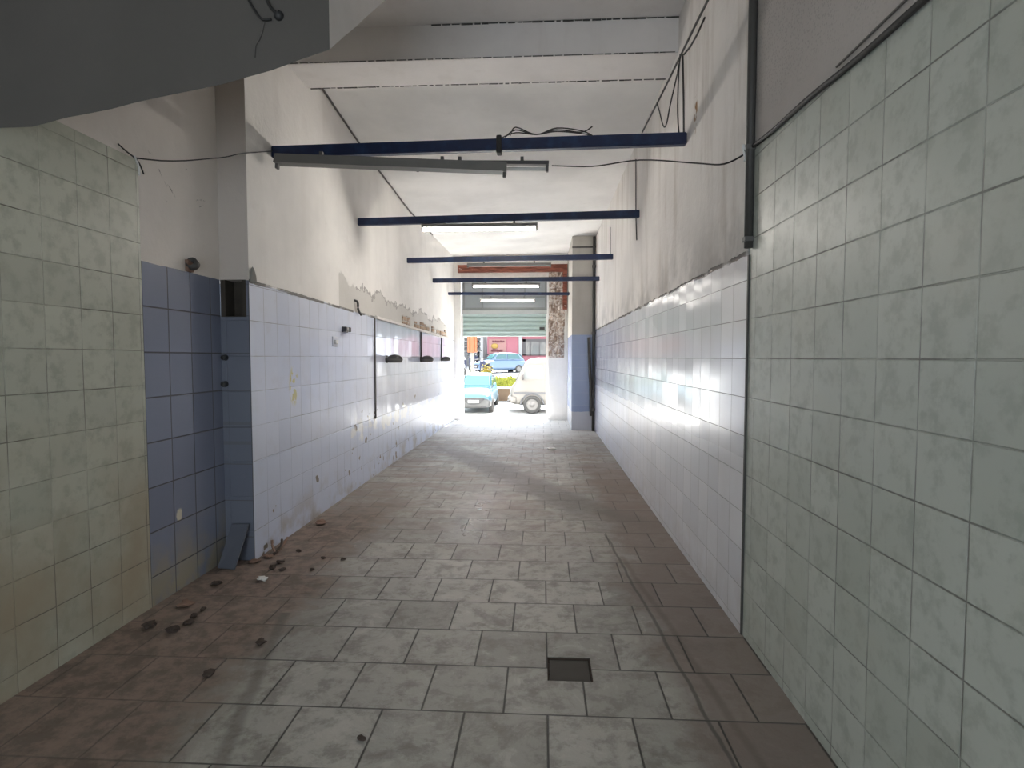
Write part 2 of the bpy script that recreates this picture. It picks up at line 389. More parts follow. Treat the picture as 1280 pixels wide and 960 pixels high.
def mat_rust():
    g = G('rusty_red_lintel'); n = g.noise(6, 6, 0.7)
    st = g.noise(3, 4, 0.6, v=g.vec(g.mul(g.pos() and g.x, 1.0), g.y, g.mul(g.z, 7)))
    c = g.mix(g.ss(st, 0.35, 0.65), (0.15, 0.045, 0.03), (0.33, 0.11, 0.07))
    c = g.mix(g.mul(g.gt(n, 0.66), 0.8), c, (0.66, 0.58, 0.5))
    return g.fin(c, 0.8, g.bump(n, 1.0, 0.01))
def mat_steel():
    g = G('blue_painted_steel'); n = g.noise(7, 5)
    c = g.mix(g.ss(n, 0.45, 0.7), (0.010, 0.020, 0.065), (0.018, 0.045, 0.12))
    c = g.mix(g.gt(g.noise(22, 5, 0.7), 0.70), c, (0.05, 0.04, 0.035))
    return g.fin(c, g.fmix(n, 0.35, 0.55), g.bump(n, 0.4, 0.002), spec=0.5)
def mat_brick():
    g = G('bare_brick'); u = g.uaxis()
    mk, val, r3, t = g.tiles(u, g.z, 0.0, 1.72, 0.25, 0.068, 0.012, bond=0.5)
    n = g.noise(12, 5); c = g.mix(val, (0.30, 0.19, 0.12), (0.45, 0.32, 0.22)); c = g.mix(g.ss(n, 0.55, 0.7), c, (0.55, 0.48, 0.40))
    return g.fin(g.mix(mk, c, (0.5, 0.46, 0.4)), 0.95, g.bump(g.sub(g.mul(n, 0.01), g.mul(mk, 0.01)), 1.0, 1.0))
def mat_asphalt():
    g = G('sunlit_asphalt'); n = g.noise(40, 4); n2 = g.noise(0.6, 4)
    c = g.mix(n, (0.32, 0.32, 0.32), (0.40, 0.40, 0.40)); c = g.mix(g.ss(n2, 0.4, 0.7), c, (0.35, 0.345, 0.33))
    return g.fin(c, 0.9, g.bump(n, 0.5, 0.004))
def mat_hedge(name, a, b):
    g = G(name); n = g.noise(18, 3); c = g.mix(g.ss(n, 0.35, 0.65), a, b)
    return g.fin(c, 0.8)
def mat_glass(name, col, rough=0.08):
    g = G(name); n = g.noise(3, 3); return g.fin(g.mix(n, col, tuple(k * 0.85 for k in col)), rough, None, 0.0, 0.6)

M = dict(
    rnear=mat_right_near(), rfar=mat_right_far(), lnear=mat_left_near(), lfar=mat_left_far(), floor=mat_floor(), ceil=mat_ceiling(),
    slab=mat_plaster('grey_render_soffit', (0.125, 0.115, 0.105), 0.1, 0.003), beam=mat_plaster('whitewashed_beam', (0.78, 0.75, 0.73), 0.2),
    facade=mat_plaster('white_facade_plaster', (0.86, 0.845, 0.81), 0.15), pil=mat_pilaster(), rubble=mat_rubble(), rust=mat_rust(), steel=mat_steel(), brick=mat_brick(),
    dark=plain('dark_niche_shade', (0.06, 0.05, 0.04), 0.95, var=0.4, scale=9, bump=0.5),
    cable=plain('black_cable', (0.025, 0.024, 0.023), 0.6), greycable=plain('grey_cable', (0.13, 0.12, 0.11), 0.7), pipe=plain('dark_grey_conduit', (0.065, 0.062, 0.058), 0.55, var=0.3, scale=8),
    fit=plain('grey_enamel_batten', (0.19, 0.185, 0.175), 0.5, var=0.15, scale=8), fitdark=plain('dark_lamp_holder', (0.12, 0.115, 0.11), 0.6), tube=plain('opal_lamp_tube', (0.82, 0.82, 0.80), 0.25, var=0.03),
    fitwhite=plain('white_enamel_batten', (0.72, 0.72, 0.70), 0.45, var=0.08, scale=8),
    asphalt=mat_asphalt(), pave=plain('pale_pavement', (0.58, 0.57, 0.55), 0.9, var=0.1, scale=6, bump=0.3),
    slat=plain('pale_green_shutter_slat', (0.36, 0.45, 0.42), 0.45, var=0.08, scale=5), rail=plain('grey_steel_rail', (0.42, 0.44, 0.43), 0.5, var=0.15, scale=8),
    frame=plain('grey_window_frame', (0.22, 0.235, 0.235), 0.5), sockd=plain('black_bakelite', (0.03, 0.03, 0.032), 0.45), sockw=plain('white_plastic', (0.75, 0.75, 0.74), 0.4, var=0.05), chrome=plain('bare_metal', (0.62, 0.62, 0.62), 0.25, 1.0, var=0.1),
    tileblue=plain('loose_blue_tile', (0.13, 0.14, 0.17), 0.35, var=0.06, scale=6), cover=plain('dark_drain_cover', (0.085, 0.075, 0.066), 0.85, var=0.25, scale=12, bump=0.6),
    crumb=plain('dark_rubble', (0.07, 0.05, 0.04), 0.95, var=0.4, scale=30, bump=0.6), chip=plain('white_plaster_chip', (0.75, 0.73, 0.70), 0.9, var=0.1, bump=0.4), clay=plain('brown_rubble', (0.24, 0.15, 0.11), 0.95, var=0.35, scale=30, bump=0.6),
    mortar=plain('white_mortar', (0.74, 0.71, 0.67), 0.95, var=0.15, scale=15, bump=0.7),
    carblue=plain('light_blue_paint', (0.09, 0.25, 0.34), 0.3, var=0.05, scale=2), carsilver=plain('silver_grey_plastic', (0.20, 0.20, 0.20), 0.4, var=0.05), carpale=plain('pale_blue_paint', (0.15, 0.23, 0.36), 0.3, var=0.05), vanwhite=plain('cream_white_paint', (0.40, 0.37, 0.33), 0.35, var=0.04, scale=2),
    tyre=plain('tyre_rubber', (0.05, 0.048, 0.046), 0.85), rim=plain('wheel_rim', (0.22, 0.21, 0.20), 0.5, 0.0), grille=plain('black_grille', (0.015, 0.015, 0.017), 0.5), plate=plain('white_number_plate', (0.45, 0.45, 0.44), 0.4, var=0.03), lamp=plain('clear_headlamp', (0.8, 0.8, 0.8), 0.1, var=0.05),
    carglass=mat_glass('car_window_glass', (0.06, 0.17, 0.18)), vanglass=mat_glass('van_window_glass', (0.36, 0.37, 0.35)), houseglass=mat_glass('house_window_glass', (0.15, 0.15, 0.15)),
    pink=plain('pink_house_render', (0.42, 0.15, 0.18), 0.9, var=0.08, scale=3, bump=0.2), house=plain('pale_house_render', (0.34, 0.33, 0.33), 0.9, var=0.08, scale=3, bump=0.2), trimw=plain('white_house_trim', (0.45, 0.44, 0.43), 0.8, var=0.05),
    shop=plain('dark_window_frame', (0.07, 0.06, 0.06), 0.6), orange=plain('orange_signal_housing', (0.50, 0.12, 0.02), 0.5, var=0.1), black=plain('black_paint', (0.008, 0.008, 0.009), 0.5), post=plain('pale_painted_post', (0.35, 0.35, 0.29), 0.6),
    hedge=mat_hedge('yellow_green_hedge_leaf', (0.20, 0.23, 0.02), (0.36, 0.36, 0.03)), shrub=mat_hedge('yellow_shrub_leaf', (0.34, 0.25, 0.03), (0.42, 0.34, 0.05)), sand=plain('sandy_planter', (0.24, 0.16, 0.10), 0.9, var=0.15, bump=0.3), stem=plain('brown_stem', (0.18, 0.11, 0.06), 0.9),
    scoot=plain('dark_blue_scooter', (0.014, 0.016, 0.038), 0.85), scoot2=plain('grey_scooter', (0.05, 0.05, 0.055), 0.4), seat=plain('black_scooter_seat', (0.01, 0.01, 0.01), 0.95), signred=plain('red_sign_paint', (0.16, 0.03, 0.04), 0.6), signyel=plain('yellow_sign_paint', (0.42, 0.25, 0.04), 0.6), signbrd=plain('pink_sign_board', (0.38, 0.19, 0.17), 0.7),
)
def mat_pane():
    g = G('frosted_grey_pane'); g.nt.nodes.remove(g.b); n = g.noise(2.5, 4)
    c = g.mix(n, (0.42, 0.46, 0.47), (0.50, 0.53, 0.54))
    d = g.new('ShaderNodeBsdfDiffuse'); t = g.new('ShaderNodeBsdfTranslucent'); gl = g.new('ShaderNodeBsdfGlossy'); gl.inputs['Roughness'].default_value = 0.2
    g.put(d.inputs['Color'], c); g.put(t.inputs['Color'], g.mix(0.6, c, (0.1, 0.1, 0.1)))
    m1 = g.new('ShaderNodeMixShader'); m1.inputs[0].default_value = 0.3; m2 = g.new('ShaderNodeMixShader'); m2.inputs[0].default_value = 0.06
    L = g.nt.links; L.new(d.outputs[0], m1.inputs[1]); L.new(t.outputs[0], m1.inputs[2]); L.new(m1.outputs[0], m2.inputs[1]); L.new(gl.outputs[0], m2.inputs[2])
    L.new(m2.outputs[0], g.nt.nodes['Material Output'].inputs['Surface']); return g.mat
M['pane'] = mat_pane()
def mat_tube(name, st):
    g = G(name); g.b.inputs['Emission Color'].default_value = (1.0, 0.95, 0.88, 1); g.b.inputs['Emission Strength'].default_value = st
    return g.fin((0.85, 0.85, 0.83), 0.3)
M['tubelit'] = mat_tube('added_glow_tube', 52.0); M['tubedim'] = mat_tube('added_dim_glow_tube', 4.5)  # tube glow added to brighten the middle and far end of the room

# street things stand in full daylight: keep their paints deep so that they stay readable there
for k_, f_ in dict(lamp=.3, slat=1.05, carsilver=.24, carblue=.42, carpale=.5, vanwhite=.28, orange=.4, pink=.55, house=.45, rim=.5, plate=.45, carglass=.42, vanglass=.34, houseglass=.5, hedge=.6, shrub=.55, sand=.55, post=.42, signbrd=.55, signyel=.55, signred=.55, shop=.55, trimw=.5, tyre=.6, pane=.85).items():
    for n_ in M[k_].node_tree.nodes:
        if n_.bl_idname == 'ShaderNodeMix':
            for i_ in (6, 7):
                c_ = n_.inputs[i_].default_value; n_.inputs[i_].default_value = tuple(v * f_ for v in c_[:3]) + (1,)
# ------------------------------------------------------------------ the room shell
XR, XRF, XL, XLF = 1.05, 1.042, -2.26, -2.05
YF = 12.8                     # inner face of the shop front
YB = -2.6
# floor, with a square opening where the drain cover sits
hx0, hx1, hy0, hy1 = 0.027, 0.232, 2.42, 2.62
bm = bmesh.new()
def quad(bm, pts, mi=0):
    f = bm.faces.new([bm.verts.new(p) for p in pts]); f.material_index = mi; return f
X0, X1 = -2.5, 1.25
for (a, b, c_, d) in ((X0, hx0, YB, 13.05), (hx1, X1, YB, 13.05), (hx0, hx1, YB, hy0), (hx0, hx1, hy1, 13.05)):
    bx(bm, a, b, c_, d, -0.12, 0)
bx(bm, hx0, hx1, hy0, hy1, -0.12, -0.03)
struct('floor', bm, M['floor'], 'worn grey tiled floor with brown dirt')
struct('wall_right', box(XR, 1.25, YB, 2.9, 0, 4.4), M['rnear'], 'near right wall of green-grey tiles')
struct('wall_right_far', box(XRF, 1.25, 2.9, 13.05, 0, 4.4), M['rfar'], 'far right wall of glossy pale tiles under stained plaster')
struct('wall_left', box(-2.5, XL, YB, 3.78, 0, 4.4), M['lnear'], 'near left wall of green and blue tiles')
bm = bmesh.new()
bx(bm, -2.5, XLF, 3.95, 13.05, 0, 4.4)
bx(bm, -2.5, XLF, 3.78, 3.95, 0, 1.735); bx(bm, -2.5, XLF, 3.78, 3.95, 1.995, 4.4); bx(bm, XLF - 0.022, XLF, 3.78, 3.95, 1.735, 1.995)
struct('wall_left_far', bm, M['lfar'], 'far left wall of lavender tiles under white plaster')
bm = bmesh.new(); bx(bm, -2.255, XLF - 0.022, 3.90, 3.949, 1.736, 1.994)
bx(bm, -2.14, XLF - 0.024, 3.84, 3.90, 1.736, 1.90)
bx(bm, -2.259, -2.225, 3.785, 3.95, 1.736, 1.994); bx(bm, -2.225, XLF - 0.022, 3.786, 3.90, 1.736, 1.742); bx(bm, XLF - 0.05, XLF - 0.0225, 3.786, 3.95, 1.742, 1.994)
struct('trim_1', bm, M['dark'], 'dark brown lining of the left corner niche, its shade in the colour')  # lining coloured nearly black to stand for the shade inside the niche
# ceiling behind the downstand: a plastered sheet that dips a little on the left
def ceil_z(x, y):
    t = min(max((XR - x) / (XR - XLF), 0), 1)
    ys = [(4.4, 3.98), (5.0, 3.95), (6.5, 3.80), (8.5, 3.70), (10.5, 3.73), (13.1, 3.78)]
    zl = ys[-1][1]
    for (a, za), (b, zb) in zip(ys, ys[1:]):
        if a <= y <= b: zl = za + (zb - za) * (y - a) / (b - a); break
    return 3.84 + (zl - 3.84) * t
bm = bmesh.new(); nx, ny = 8, 24; gv = {}
for i in range(nx + 1):
    for j in range(ny + 1):
        x = -2.45 + (1.2 + 2.45) * i / nx; y = 4.6 + (13.05 - 4.6) * j / ny
        gv[i, j] = bm.verts.new((x, y, ceil_z(x, y)))
top = {k: bm.verts.new((v.co.x, v.co.y, 4.35)) for k, v in gv.items() if k[0] in (0, nx) or k[1] in (0, ny)}
for i in range(nx):
    for j in range(ny): bm.faces.new((gv[i, j], gv[i + 1, j], gv[i + 1, j + 1], gv[i, j + 1]))
for i in range(nx):
    for j in (0, ny): bm.faces.new((gv[i, j], gv[i + 1, j], top[i + 1, j], top[i, j]))
for j in range(ny):
    for i in (0, nx): bm.faces.new((gv[i, j], gv[i, j + 1], top[i, j + 1], top[i, j]))
struct('ceiling', bm, M['ceil'], 'white limewashed ceiling of the far room')
struct('ceiling_near', box(-2.5, 1.25, 0.6, 4.6, 4.07, 4.35), M['beam'], 'grey whitewashed ceiling in front of the downstand beam')
struct('ceiling_beam', box(-2.45, 1.2, 4.44, 4.84, 3.80, 4.2, 0.006), M['beam'], 'whitewashed downstand beam across the ceiling')
bm = bmesh.new(); q = random.Random(11)
tube(bm, [(XLF + 0.012, 5.0 + 0.15 * k, ceil_z(XLF, 5.0 + 0.15 * k) - 0.006 + q.uniform(-.005, .005)) for k in range(36)], 0.011, 6)
struct('trim_13', bm, plain('shadow_gap_dark', (0.16, 0.15, 0.14), 0.9), 'dark strip drawn as the shadow gap where the left wall meets the ceiling')  # shade in the wall and ceiling joint, put in as a dark strip
for nm_, y_, z_, x0_, r_ in (('trim_14', 4.845, 3.803, XLF, 0.006), ('trim_15', 4.435, 4.066, -0.9, 0.006), ('trim_16', 4.437, 3.806, XLF, 0.004)):
    bm = bmesh.new(); x_ = x0_ + 0.02
    while x_ < XRF - 0.05:
        l_ = q.uniform(0.02, 0.09); h_ = r_ * q.uniform(0.5, 1.3); bx(bm, x_, min(x_ + l_, XRF), y_ - 0.004, y_ + 0.004, z_ - h_, z_ + h_ * 0.3); x_ += l_ + q.uniform(0.0, 0.02)
    struct(nm_, bm, M['pipe'], 'broken dark line along an edge of the downstand beam')
struct('trim_17', box(XRF - 0.001, XR, 2.885, 2.8995, 0.0, 1.97), M['pipe'], 'dark upright joint between green and pale tiles on the right wall')
# rear end of the room, behind the camera: a wall with an opening added to let in sky light
bm = bmesh.new(); bx(bm, -2.5, -1.9, YB - 0.2, YB, 0, 4.4); bx(bm, 0.5, 1.25, YB - 0.2, YB, 0, 4.4); bx(bm, -1.9, 0.5, YB - 0.2, YB, 2.1, 4.4)
struct('wall_back', bm, M['beam'], 'unseen rear wall with an opening added for fill light')
struct('ceiling_rear', box(-2.5, 1.25, YB, 0.6, 4.07, 4.35), M['beam'], 'rear ceiling')

# sloping soffit of the staircase at the upper left, rising towards the viewer
FS = 2.2
prof = [(p_.x, p_.z) for p_ in (at_y(px, py, FS) for px, py in ((1, 160), (20, 160), (40, 158), (60, 153), (80, 148), (110, 142), (140, 135), (170, 128), (210, 119), (250, 111), (280, 105), (310, 96), (340, 88), (375, 75), (400, 65), (412, 62)))]
prof[0] = (-2.258, prof[0][1])
bm = bmesh.new(); rows = []
YS = [FS + k for k in (0, .06, .18, .3, .45, .6, .8, 1.0, 1.2)]
SLOPE = 0.86
for y in YS:
    rows.append([bm.verts.new((x, y, z + SLOPE * (y - FS) + (0.010 * mnoise.noise(Vector((x * 14, y * 5, 3))) if i > 0 else 0))) for i, (x, z) in enumerate(prof)])
tops = [[bm.verts.new((x, y, 4.069)) for x in (prof[0][0], prof[-1][0])] for y in YS]
for r0, r1 in zip(rows, rows[1:]):
    for k in range(len(prof) - 1): bm.faces.new((r0[k], r0[k + 1], r1[k + 1], r1[k]))
for j in range(len(YS) - 1):
    bm.faces.new((rows[j][-1], tops[j][1], tops[j + 1][1], rows[j + 1][-1])).material_index = 1; bm.faces.new((rows[j][0], rows[j + 1][0], tops[j + 1][0], tops[j][0]))  # right side face takes a paler plaster: its lit look put into the colour
for j in (0, -1): bm.faces.new([*rows[j], tops[j][1], tops[j][0]])
bm.faces.new([t_[0] for t_ in tops] + [t_[1] for t_ in tops[::-1]])
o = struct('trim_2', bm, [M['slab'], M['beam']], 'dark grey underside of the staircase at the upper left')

# shop front: piers, lintel zone, threshold
bm = bmesh.new()
bx(bm, XLF - 0.1, -1.90, YF, 13.05, 0, 4.4)                   # left jamb
bx(bm, 0.50, 1.25, YF, 13.05, 0, 4.4)                         # right pier
bx(bm, -1.90, 0.50, YF, 13.05, 3.56, 4.4)                     # over the opening
struct('wall_front', bm, M['facade'], 'white plastered shop front wall around the opening')
struct('wall_front_pilaster', box(0.58, XRF + 0.05, 11.0, YF, 0, 4.0, 0.004), M['pil'], 'blue tiled pilaster at the far right corner')
struct('trim_3', box(0.575, XRF, 10.985, 11.01, 3.60, 3.625), M['pipe'], 'dark line across the top of the pilaster')
# broken masonry jamb at the right of the opening
bm = bmesh.new(); bx(bm, 0.14, 0.50, 12.78, 13.0, 1.45, 3.41)
bmesh.ops.subdivide_edges(bm, edges=bm.edges[:], cuts=22, use_grid_fill=True)
for v in bm.verts:
    if v.co.y < 12.9:
        v.co.y += 0.05 * mnoise.noise(v.co * 9) + 0.03 * mnoise.noise(v.co * 23)
    v.co.x += 0.02 * mnoise.noise(v.co * 6 + Vector((9, 0, 0)))
struct('trim_4', bm, M['rubble'], 'broken brown masonry on the right jamb of the opening')
struct('trim_5', box(0.14, 0.50, 12.80, 13.04, 0, 1.45), M['facade'], 'white lower jamb at the right of the opening')
bm = bmesh.new(); bx(bm, -1.95, 0.56, 12.70, 13.0, 3.42, 3.56, 0.004); bx(bm, -1.95, 0.56, 12.68, 12.80, 3.405, 3.42); bx(bm, -1.95, 0.56, 12.68, 12.80, 3.555, 3.57)
bx(bm, 0.46, 0.56, 12.72, 12.79, 2.55, 3.405, 0.003)
struct('trim_6', bm, M['rust'], 'rusty red-brown steel lintel over the shop front')
struct('trim_7', box(-1.90, 0.14, 12.82, 13.0, 3.30, 3.42), M['mortar'], 'pale mortar strip under the lintel')
struct('trim_8', box(-2.04, -0.95, 12.76, 12.81, 3.66, 3.745, 0.004), plain('beige_patch', (0.50, 0.42, 0.32), 0.9), 'beige board high on the front wall')

# transom window above the shutter
w = bmesh.new()
for (a, b, z0, z1) in ((-1.87, 0.10, 3.24, 3.30), (-1.87, 0.10, 2.55, 2.61), (-1.87, -1.81, 2.61, 3.24), (0.05, 0.10, 2.61, 3.24)): bx(w, a, b, 12.86, 12.93, z0, z1)
win = struct('window_1', w, M['frame'], 'grey framed transom window above the roller shutter')
for nm, pts in (('mullion', ((-1.40, 2.61, 3.24), (-0.90, 2.85, 3.24), (-0.41, 2.85, 3.24))),):
    for (x, z0, z1) in pts: obj(nm, box(x - 0.02, x + 0.02, 12.87, 12.92, z0, z1), M['frame'], win)
obj('glazing_bar', box(-1.40, 0.05, 12.87, 12.92, 2.83, 2.87), M['frame'], win)
for (a, b, z0, z1) in ((-1.81, -1.42, 2.61, 3.24), (-1.38, -0.92, 2.87, 3.24), (-0.88, -0.43, 2.87, 3.24), (-0.39, 0.05, 2.87, 3.24), (-1.38, 0.05, 2.61, 2.83)):
    obj('pane', box(a - 0.005, b + 0.005, 12.89, 12.90, z0 - 0.005, z1 + 0.005), M['pane'], win)

# roller shutter, drawn part of the way down
sh = thing('roller_shutter', 'pale green slatted roller shutter half lowered in the shop front', 'shutter', (-0.9, 12.95, 1.95))
def loc(o, root): 
    if o.parent == root: o.matrix_parent_inverse = Matrix.Translation(root.location).inverted()
    return o
bm = bmesh.new(); nz = 60; z0, z1 = 2.0, 2.50; xs = (-1.86, 0.08); rows = []
for i in range(nz + 1):
    t = i / nz; z = z0 + (z1 - z0) * t
    yy = 12.95 - 0.035 * abs(math.sin(t * 5 * PI))
    rows.append([bm.verts.new((x, yy, z)) for x in xs])
back = [[bm.verts.new((v.co.x, 12.965, v.co.z)) for v in r_] for r_ in (rows[0], rows[-1])]
for a, b in zip(rows, rows[1:]): bm.faces.new((a[0], a[1], b[1], b[0]))
bm.faces.new((back[0][0], back[1][0], back[1][1], back[0][1])); bm.faces.new((rows[0][0], back[0][0], back[0][1], rows[0][1])); bm.faces.new((rows[-1][1], back[1][1], back[1][0], rows[-1][0]))
loc(obj('slat_curtain', bm, M['slat'], sh), sh)
loc(obj('bottom_rail', box(-1.86, 0.08, 12.925, 12.975, 1.945, 2.0, 0.006), M['slat'], sh), sh)
loc(obj('shutter_box', box(-1.88, 0.11, 12.82, 12.99, 2.455, 2.548, 0.008), M['rail'], sh), sh)
for x in (-1.885, 0.11):
    bm = bmesh.new(); bx(bm, x - 0.03, x + 0.03, 12.90, 12.92, 0.0, 2.455); bx(bm, x - 0.03, x + 0.03, 12.98, 13.0, 0.0, 2.455); bx(bm, (x - 0.03 if x < -1 else x + 0.022), (x - 0.022 if x < -1 else x + 0.03), 12.92, 12.98, 0.0, 2.455)
    loc(obj('guide_rail', bm, M['fitwhite'], sh), sh)
loc(obj('lock_plate', box(-0.07, 0.05, 12.90, 12.925, 2.10, 2.16, 0.004), M['pipe'], sh), sh)
struct('trim_9', box(0.10, 0.15, 12.80, 12.86, 2.40, 3.40), M['fitwhite'], 'white post at the right end of the transom')

# ------------------------------------------------------------------ steel beams
BE = [(4.17, XLF, XRF, 3.005, 3.04, 0.085), (6.12, XLF, XRF, 2.955, 3.0, 0.080), (8.35, XLF, XRF, 2.92, 2.945, 0.078), (10.3, XLF, XRF, 2.885, 2.90, 0.075), (12.0, XLF, 0.58, 2.84, 2.82, 0.06)]
BL = ['nearest blue-black steel beam, the one with the sagging twin lamp battens', 'second blue steel beam from the front, a single dark batten under it', 'third blue steel beam from the viewer, crossing above the shop front lintel',
      'fourth blue steel beam, crossing just under the rusty lintel', 'farthest and thinnest blue steel beam, ending at the pilaster']
for (y, xa, xb, za, zb, h), lb in zip(BE, BL):
    bm = bmesh.new(); vs = bx(bm, xa, xb, y - 0.03, y + 0.03, 0, h)
    for v in bm.verts: v.co.z += za + (zb - za) * (v.co.x - xa) / (xb - xa) - h / 2
    bmesh.ops.bevel(bm, geom=bm.edges[:], offset=0.006, segments=2, affect='EDGES')
    o = obj('steel_beam', bm, M['steel']); tag(o, lb, 'beam', 'blue steel beams across the room')

# ------------------------------------------------------------------ fluorescent battens
def batten(label, a, b, housing, tube, wide=0.07, hgt=0.045, hang=0.06):
    a = Vector(a); b = Vector(b); L = (b - a).length; mid = (a + b) / 2
    t = thing('fluorescent_batten', label, 'lamp', mid, 0, 'fluorescent battens under the beams')
    t.rotation_euler = Euler((0, -math.atan2(b.z - a.z, (b.xy - a.xy).length), math.atan2(b.y - a.y, b.x - a.x)))
    bm = bmesh.new()   # tapered tray
    loft(bm, [[(x, -wide / 2, -hgt / 2), (x, -wide / 2 * 0.6, hgt / 2), (x, wide / 2 * 0.6, hgt / 2), (x, wide / 2, -hgt / 2)] for x in (-L / 2, -L / 2 + 0.01, L / 2 - 0.01, L / 2)])
    obj('housing', bm, housing, t)
    for s in (-1, 1):
        bm = bmesh.new(); x = s * (L / 2 - 0.012); bx(bm, x - 0.011, x + 0.011, -0.018, 0.018, -hgt / 2 - hang, -hgt / 2 + 0.01, 0.004)
        obj('lamp_holder', bm, M['fitdark'], t)
    if tube:
        bm = bmesh.new(); tube_pts = [(-L / 2 + 0.02, 0, -hgt / 2 - hang * 0.6), (L / 2 - 0.02, 0, -hgt / 2 - hang * 0.6)]
        globals()['_tube'](bm, tube_pts, 0.014, 12); obj('lamp_tube', bm, {'lit': M['tubelit'], 'dim': M['tubedim']}.get(tube, M['tube']), t, True)
    for x in (-L * 0.3, L * 0.3):
        bm = bmesh.new(); bx(bm, x - 0.012, x + 0.012, -0.015, 0.015, hgt / 2 - 0.002, hgt / 2 + 0.03); obj('hanger', bm, M['fitdark'], t)
    return t
_tube = tube
batten('long grey batten sagging askew under the nearest beam', at_y(345, 199, 4.08), at_y(633, 210, 4.07), M['fit'], False, 0.09, 0.07, 0.035)
batten('short level batten with a pale tube behind the sagging one', at_y(520, 203.5, 4.28), at_y(686, 204, 4.28), M['fitdark'], True, 0.05, 0.03, 0.05)
batten('grey batten with an added glowing tube under the second beam', at_y(527, 283, 6.12), at_y(672, 281, 6.12), M['fit'], 'lit', 0.07, 0.04, 0.035)  # this tube and its glow are added to brighten the mid room
batten('batten under the third beam, just above the rusty lintel', at_y(584, 331, 8.35), at_y(689, 330.5, 8.35), M['fit'], False, 0.07, 0.045, 0.02)
batten('batten with pale tube under the fourth beam', at_y(590, 355, 10.3), at_y(675, 355, 10.3), M['fit'], 'dim', 0.07, 0.035, 0.05)  # glow of this and the farthest tube is added light
batten('white batten under the farthest beam before the transom panes', at_y(600, 373.5, 12.0), at_y(669, 373.5, 12.0), M['fitwhite'], 'dim', 0.07, 0.045, 0.045)

# ------------------------------------------------------------------ cables and pipes
def cable(name, label, pts, r, mat, cat='cable', n=6, group=None):
    bm = bmesh.new(); tube(bm, pts, r, n); o = obj(name, bm, mat, None, True); return tag(o, label, cat, group)
xr = XRF - 0.004
cable('cable', 'thin wire stretched from the left tiled wall to the nearest beam', sag((XL + 0.008, 2.98, 2.55), (XLF + 0.012, 3.772, 2.86), 0.03, 10, 0.004, 3)[:-1] + [(XLF + 0.012, 3.772, 2.86), (XLF + 0.012, 4.135, 3.005)], 0.004, M['cable'])
tie = thing('cable_tie', 'frayed knot of wire at the top corner of the left green tiles', 'cable', (XL + 0.006, 2.97, 2.55))
bm = bmesh.new(); tube(bm, smoothpts([(0, -0.10, 0.035), (0.008, -0.05, 0.012), (0.01, 0, 0), (0.01, 0.04, -0.02), (0.012, 0.07, -0.07)]), 0.004, 6); obj('knot', bm, M['cable'], tie, True)
bm = bmesh.new(); tube(bm, smoothpts([(0.01, 0, 0.01), (0.02, 0.02, -0.04), (0.015, 0.03, -0.09)]), 0.005, 6); obj('loose_end', bm, M['sockw'], tie, True)
cable('cable', 'thick black cable along the top of the near right tiles', [(XR - 0.012, y, 2.33 + 0.057 * y + 0.004 * math.sin(y * 9)) for y in [0.4 + 0.1 * k for k in range(26)]], 0.011, M['cable'], n=8)
cable('cable', 'thin grey wire on the plaster just above the thick black cable', [(XR - 0.006, y, 2.33 + 0.057 * y + 0.045 + 0.01 * math.sin(y * 5)) for y in [0.4 + 0.12 * k for k in range(15)]], 0.004, M['greycable'])
cable('cable', 'wire sagging from the right wall conduit to the nearest beam', smoothpts([(XRF - 0.02, 2.87, 2.475), at_y(905, 205, 3.0), at_y(870, 204, 3.2), at_y(800, 200, 3.6), at_y(740, 208, 4.0), at_y(690, 207, 4.26)]), 0.0045, M['cable'])
# conduit at the step in the right wall
cd = thing('conduit', 'thick dark vertical conduit at the step in the right wall', 'pipe', (XRF, 2.86, 1.98))
bm = bmesh.new(); tube(bm, [(-0.012, 0, 0.02), (-0.012, 0, 1.0), (-0.012, 0, 2.08)], 0.021, 10); obj('pipe', bm, M['pipe'], cd, True)
for z in (0.05, 0.5, 1.25):
    bm = bmesh.new(); bx(bm, -0.037, 0.012, -0.022, 0.022, z, z + 0.025, 0.003); obj('pipe_clip', bm, M['fitdark'], cd)
bm = bmesh.new(); tube(bm, smoothpts([(-0.03, 0.0, 0.50), (-0.045, 0.01, 0.53), (-0.03, 0.02, 0.47), (-0.04, 0.0, 0.45)]), 0.006, 6); obj('wire_wrap', bm, M['sockw'], cd, True)
cable('cable', 'straight black cable high on the right wall running under the downstand', [at_x(px, py, xr) for px, py in ((890, -10), (885, 0), (870, 30), (853, 65), (838, 96), (821, 130), (803, 165))], 0.009, M['cable'])
cable('cable', 'second black cable ending on the right wall above the bundle', [at_x(px, py, xr) for px, py in ((881, 22), (872, 42), (863, 58), (855, 68))], 0.007, M['cable'])
cable('cable', 'slack loop of cable hanging below the downstand at the right wall', smoothpts([at_x(851, 68, xr), at_x(846, 95, xr - 0.02), at_x(838, 130, xr - 0.04), at_x(833, 155, xr - 0.04), at_x(829, 157, xr - 0.04), at_x(824, 138, xr - 0.02), at_x(821, 128, xr)]), 0.0055, M['cable'])
cable('cable', 'pair-left drop cable from the bundle down to the nearest beam end', smoothpts([at_x(850, 68, xr), at_x(848, 100, xr), at_x(847, 140, xr), at_x(849, 170, xr), at_x(850, 178, xr)]), 0.005, M['cable'])
cable('cable', 'pair-right grey drop cable straight down to the nearest beam end', [at_x(853.5, 68, xr), at_x(854.5, 120, xr), at_x(855, 178, xr)], 0.008, M['pipe'])
cable('cable', 'vertical cable on the right wall at the second beam end', [at_x(795, 199, xr), at_x(795, 240, xr), at_x(795, 268, xr), at_x(796, 300, xr)], 0.008, M['pipe'])
cable('cable', 'vertical cable on the right wall at the third beam end', [at_x(763, 284, xr), at_x(763, 322, xr)], 0.009, M['pipe'])
